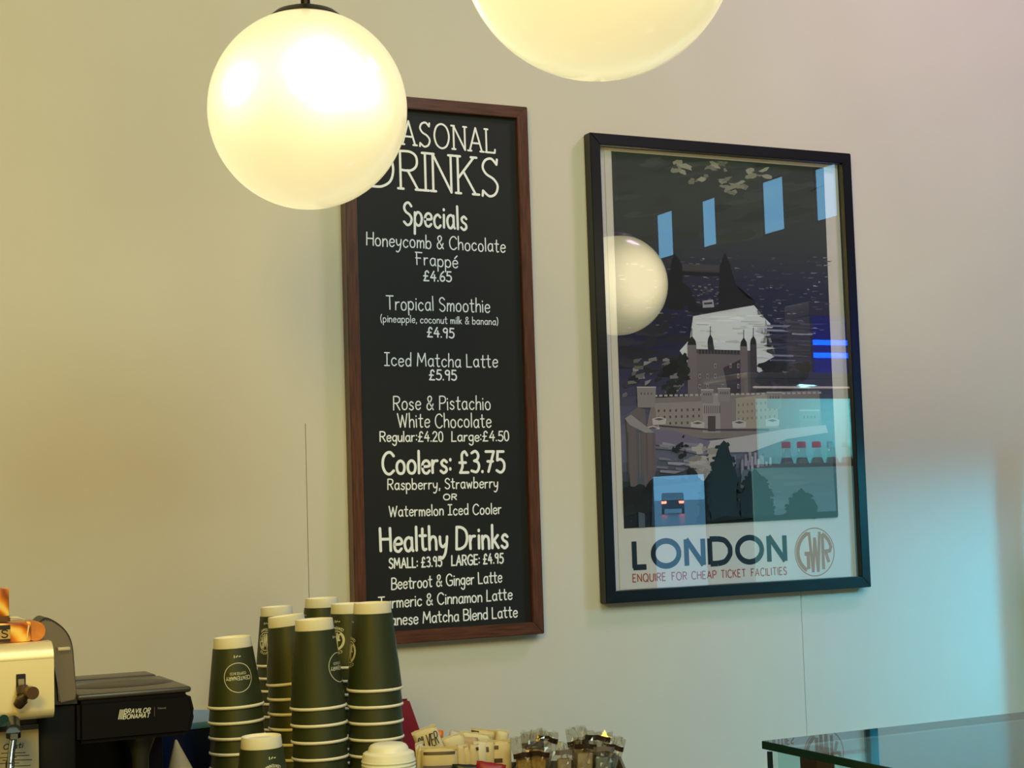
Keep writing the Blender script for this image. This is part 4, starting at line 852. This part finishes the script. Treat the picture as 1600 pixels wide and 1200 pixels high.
def oloc(px, py, off):   # place inside the organiser: depth measured back from its front
    d0 = SD + off; P = at(px, py, depth=d0); return P
def sachet(px, py, off, w_, h_, rz, tilt, m, bands, label, text=None, group='paper sachets in the organiser', cat='sachet', tk=.006, name='sugar_sachet'):
    """px,py = middle of the top edge; hangs down h_ to the organiser's floor"""
    P = oloc(px, py, off); t = thing(name, label, cat, P, group)
    nx, nz = 6, 10; V, F, mi = [], [], []; mats = [m]
    rr = random.Random(int(px * 7 + py))
    for s in (-1, 1):
        for j in range(nz + 1):
            for i in range(nx + 1):
                u, v = i / nx, j / nz; b_ = (1 - abs(2 * u - 1) ** 3) * max(0, 1 - abs(2 * v - 1) ** 4) * tk
                V.append(((u - .5) * w_, s * (b_ + .0003) + .0006 * sin(v * 9 + px) , -v * h_ + (.0008 * (i % 2) if j == 0 else 0)))
    S = (nx + 1) * (nz + 1)
    for s in (0, 1):
        for j in range(nz):
            for i in range(nx):
                a_ = s * S + j * (nx + 1) + i; f = (a_, a_ + nx + 1, a_ + nx + 2, a_ + 1); F.append(f if s == 0 else f[::-1])
    ring = [i for i in range(nx + 1)] + [j * (nx + 1) + nx for j in range(1, nz + 1)] + [nz * (nx + 1) + i for i in range(nx - 1, -1, -1)] + [j * (nx + 1) for j in range(nz - 1, 0, -1)]
    for a_, b_ in zip(ring, ring[1:] + ring[:1]): F.append((a_, b_, b_ + S, a_ + S))
    mesh('wrapper', V, F, m, t, True)
    box('crimp', (-w_ / 2, -.0009, -.0045), (w_ / 2, .0009, .0002), m, t)
    for (v0, v1, bm_, u0, u1) in bands:
        Vb, Fb = [], []
        for j in range(5):
            v = v0 + (v1 - v0) * j / 4
            for i in range(9):
                u = u0 + (u1 - u0) * i / 8; b_ = (1 - abs(2 * u - 1) ** 3) * max(0, 1 - abs(2 * v - 1) ** 4) * tk; Vb.append(((u - .5) * w_, -(b_ * 1.06 + .0007) + .0006 * sin(v * 9 + px), -v * h_))
        for j in range(4): Fb += [(j * 9 + i, j * 9 + i + 1, j * 9 + i + 10, j * 9 + i + 9) for i in range(8)]
        mesh('printed_band', Vb, Fb, bm_, t)
    if text:
        Vt, Ft = [], []; write_line(Vt, Ft, text, (-w_ * .40, -.0085, -h_ * .34), (w_ * .40, -.0085, -h_ * .34), h_ * .22, .0016, jit=4, shear=.2); mesh('lettering', Vt, Ft, mat('sachet_ink', (46, 34, 26), .5), t)
    t.rotation_euler = (radians(tilt), 0, math.atan2(e.y, e.x) + radians(rz)); return t
def roll(o, deg): o.rotation_euler.rotate_axis('Y', radians(deg)); return o
S_ = sachet
roll(S_(661, 1138, .03, .040, .085, -4, 6, paperw, [], 'pale sachet with dark brush lettering tilted beside the red carton', 'SILVER'), -20)
S_(686, 1167, -.010, .056, .075, 2, 0, paper, [(.09, .15, brown, .07, .93), (.36, .9, greyb, .05, .98)], 'front cream sachet with one long brown bar and grey panel')
S_(722, 1163, .0, .020, .075, 35, 0, paper, [], 'first narrow sachet edge right of the brown barred sachet')
S_(731, 1165, .004, .018, .075, 48, 0, paper, [], 'second narrow sachet edge, standing a little lower')
S_(741, 1163, .006, .018, .075, 40, 0, paper, [(.06, .12, brown, .5, .95)], 'narrow sachet edge with a small brown square')
S_(750, 1158, .014, .024, .075, 24, 0, paperw, [], 'pale sachet standing left of the two squared ones')
S_(762, 1157, .020, .022, .075, 14, 0, paper, [(.12, .22, brown, .1, .5)], 'sachet with brown square printed near its top left')
S_(780, 1156, .026, .036, .080, 6, 0, paper, [(.10, .17, brown, .1, .45), (.34, .42, brown, .12, .6)], 'tan sachet with two small brown squares at the right end')
roll(S_(744, 1145, .055, .052, .085, -3, 8, paperw, [], 'rear sachet with sloping edge behind the tan ones'), 8)
roll(S_(757, 1140, .065, .042, .085, 4, 8, paper, [(.03, .16, brown, .02, .3)], 'rear tan sachet with dark corner, standing highest'), 9)
roll(S_(786, 1141, .06, .020, .080, 0, 5, paperw, [], 'narrow cream sachet pointing up at the right back'), 10)
roll(S_(706, 1149, .04, .034, .085, 10, 6, paperw, [], 'sachet lying askew behind the brown barred one'), -15)
roll(S_(712, 1141, .06, .018, .080, 0, 5, mat('sachet_lilac', (188, 184, 196), .5), [], 'bluish white sachet tip standing at the back'), 12)
roll(S_(733, 1152, .045, .028, .075, -8, 4, mat('sachet_dusty', (176, 152, 128), .55), [], 'dusty brown sachet tucked in the middle'), 4)
roll(S_(682, 1141, .07, .022, .085, 0, 0, mat('sachet_orange', (214, 116, 30), .4), [], 'bright orange sachet tip peeping up at the back'), 4)
roll(S_(668, 1166, .004, .030, .075, 30, 0, paperw, [(.45, .95, crim, .1, .9)], 'sachet with crimson panel at the left front'), 8)
roll(S_(655, 1160, .012, .022, .085, 60, 0, paperw, [], 'edge of a pale sachet next to the white lids'), -4)
roll(S_(735, 1195, -.022, .055, .030, 0, 0, mat('sachet_darkblue', (26, 26, 34), .4), [], 'dark flat sachet at the bottom of the picture'), 4)
roll(S_(768, 1192, -.024, .045, .030, 0, 0, crim, [], 'crimson flat sachet at the bottom of the picture'), 10)

# biscuits in clear film
film = clear('clear_film', 1.9, (.86, .84, .79), .16)
bisc = mat('biscuit', (150, 124, 66), .7, noise=.25, nscale=120); wrapb = mat('wrap_brown', (44, 28, 20), .3); biscd = mat('dark_biscuit', (150, 138, 120), .6, noise=.2, nscale=90)
def wrapped(px, py, off, w_, h_, rz, rl, bm_, bandv, label, seed, bandm=None):
    P = oloc(px, py, off); t = thing('wrapped_biscuit', label, 'wrapped biscuit', P, 'film wrapped biscuits in the organiser'); rr = random.Random(seed)
    bm = bmesh.new(); add_box(bm, (-w_ * .36, -.0045, -h_), (w_ * .36, .0045, -h_ * .30), .003, 2); frombm('biscuit', bm, bm_, t, True)
    nx, nz = 9, 13; V, F = [], []
    for s in (-1, 1):
        for j in range(nz + 1):
            for i in range(nx + 1):
                u, v = i / nx, j / nz; th = .0085 * (1 - abs(2 * u - 1) ** 4) * min(1, max(.25, (v - .05) * 3.2)) + .0004
                cr_ = .0042 if v < .35 else .0012
                x = (u - .5) * w_ * (1.0 if v > .3 else 1.0 + .12 * sin(seed)); V.append((x + rr.uniform(-cr_, cr_) * (0 < i < nx), s * (th + rr.uniform(-1, 1) * cr_ * (0 < i < nx)), -v * h_ + rr.uniform(-.003, .003) * (j == 0)))
    S = (nx + 1) * (nz + 1)
    for s in (0, 1):
        for j in range(nz):
            for i in range(nx):
                a_ = s * S + j * (nx + 1) + i; f = (a_, a_ + 1, a_ + nx + 2, a_ + nx + 1)
                f = f[::-1] if s == 0 else f; F += [(f[0], f[1], f[2]), (f[0], f[2], f[3])]
    mesh('film', V, F, film, t)
    Vb, Fb = [], []
    for j in range(3):
        for i in range(7):
            u = i / 6; v = bandv + (.09 * j / 2) + .04 * abs(u - .5) * 2; Vb.append(((u - .5) * w_ * .98, -(.0086 * (1 - abs(2 * u - 1) ** 4) + .0028), -v * h_))
    for j in range(2): Fb += [(j * 7 + i, j * 7 + i + 1, j * 7 + i + 8, j * 7 + i + 7) for i in range(6)]
    mesh('brown_band', Vb, Fb, bandm or wrapb, t)
    t.rotation_euler = (radians(4), 0, math.atan2(e.y, e.x) + radians(rz)); roll(t, rl); return t
wrapped(813, 1150, .0, .030, .085, 8, -6, bisc, .26, 'film wrapped biscuit left front with dark brown band', 1)
wrapped(846, 1146, .002, .032, .085, -8, 8, bisc, .28, 'film wrapped biscuit second from left with brown diamond band', 2)
wrapped(830, 1141, .03, .034, .090, 4, -4, biscd, .16, 'film wrapped biscuit behind the two golden front ones', 3, greyb)
wrapped(858, 1143, .045, .034, .090, -4, 14, biscd, .05, 'film wrapped biscuit with dark crimped end leaning right', 4)
wrapped(882, 1160, -.002, .030, .080, 10, 2, biscd, .10, 'greyish film wrapped biscuit in the middle front', 5, greyb)
wrapped(899, 1137, .03, .034, .090, -6, -8, biscd, .18, 'tall crumpled film wrapped biscuit rising above its neighbours', 6)
wrapped(915, 1150, -.004, .034, .085, 6, 3, biscd, .10, 'film wrapped biscuit with brown band under the tallest one', 7)
wrapped(935, 1142, .012, .040, .090, -4, 8, biscd, .04, 'film wrapped biscuit with wide dark top band', 8)
wrapped(961, 1150, .014, .034, .085, 0, 14, mat('blue_biscuit', (104, 116, 124), .6), .12, 'rightmost film wrapped biscuit, bluish and glossy', 9)
wrapped(943, 1158, -.008, .034, .080, 4, 2, mat('blue_biscuit', (104, 116, 124), .6), .06, 'film wrapped biscuit with bluish filling in right front', 10, greyb)
SC.view_layers[0].update()
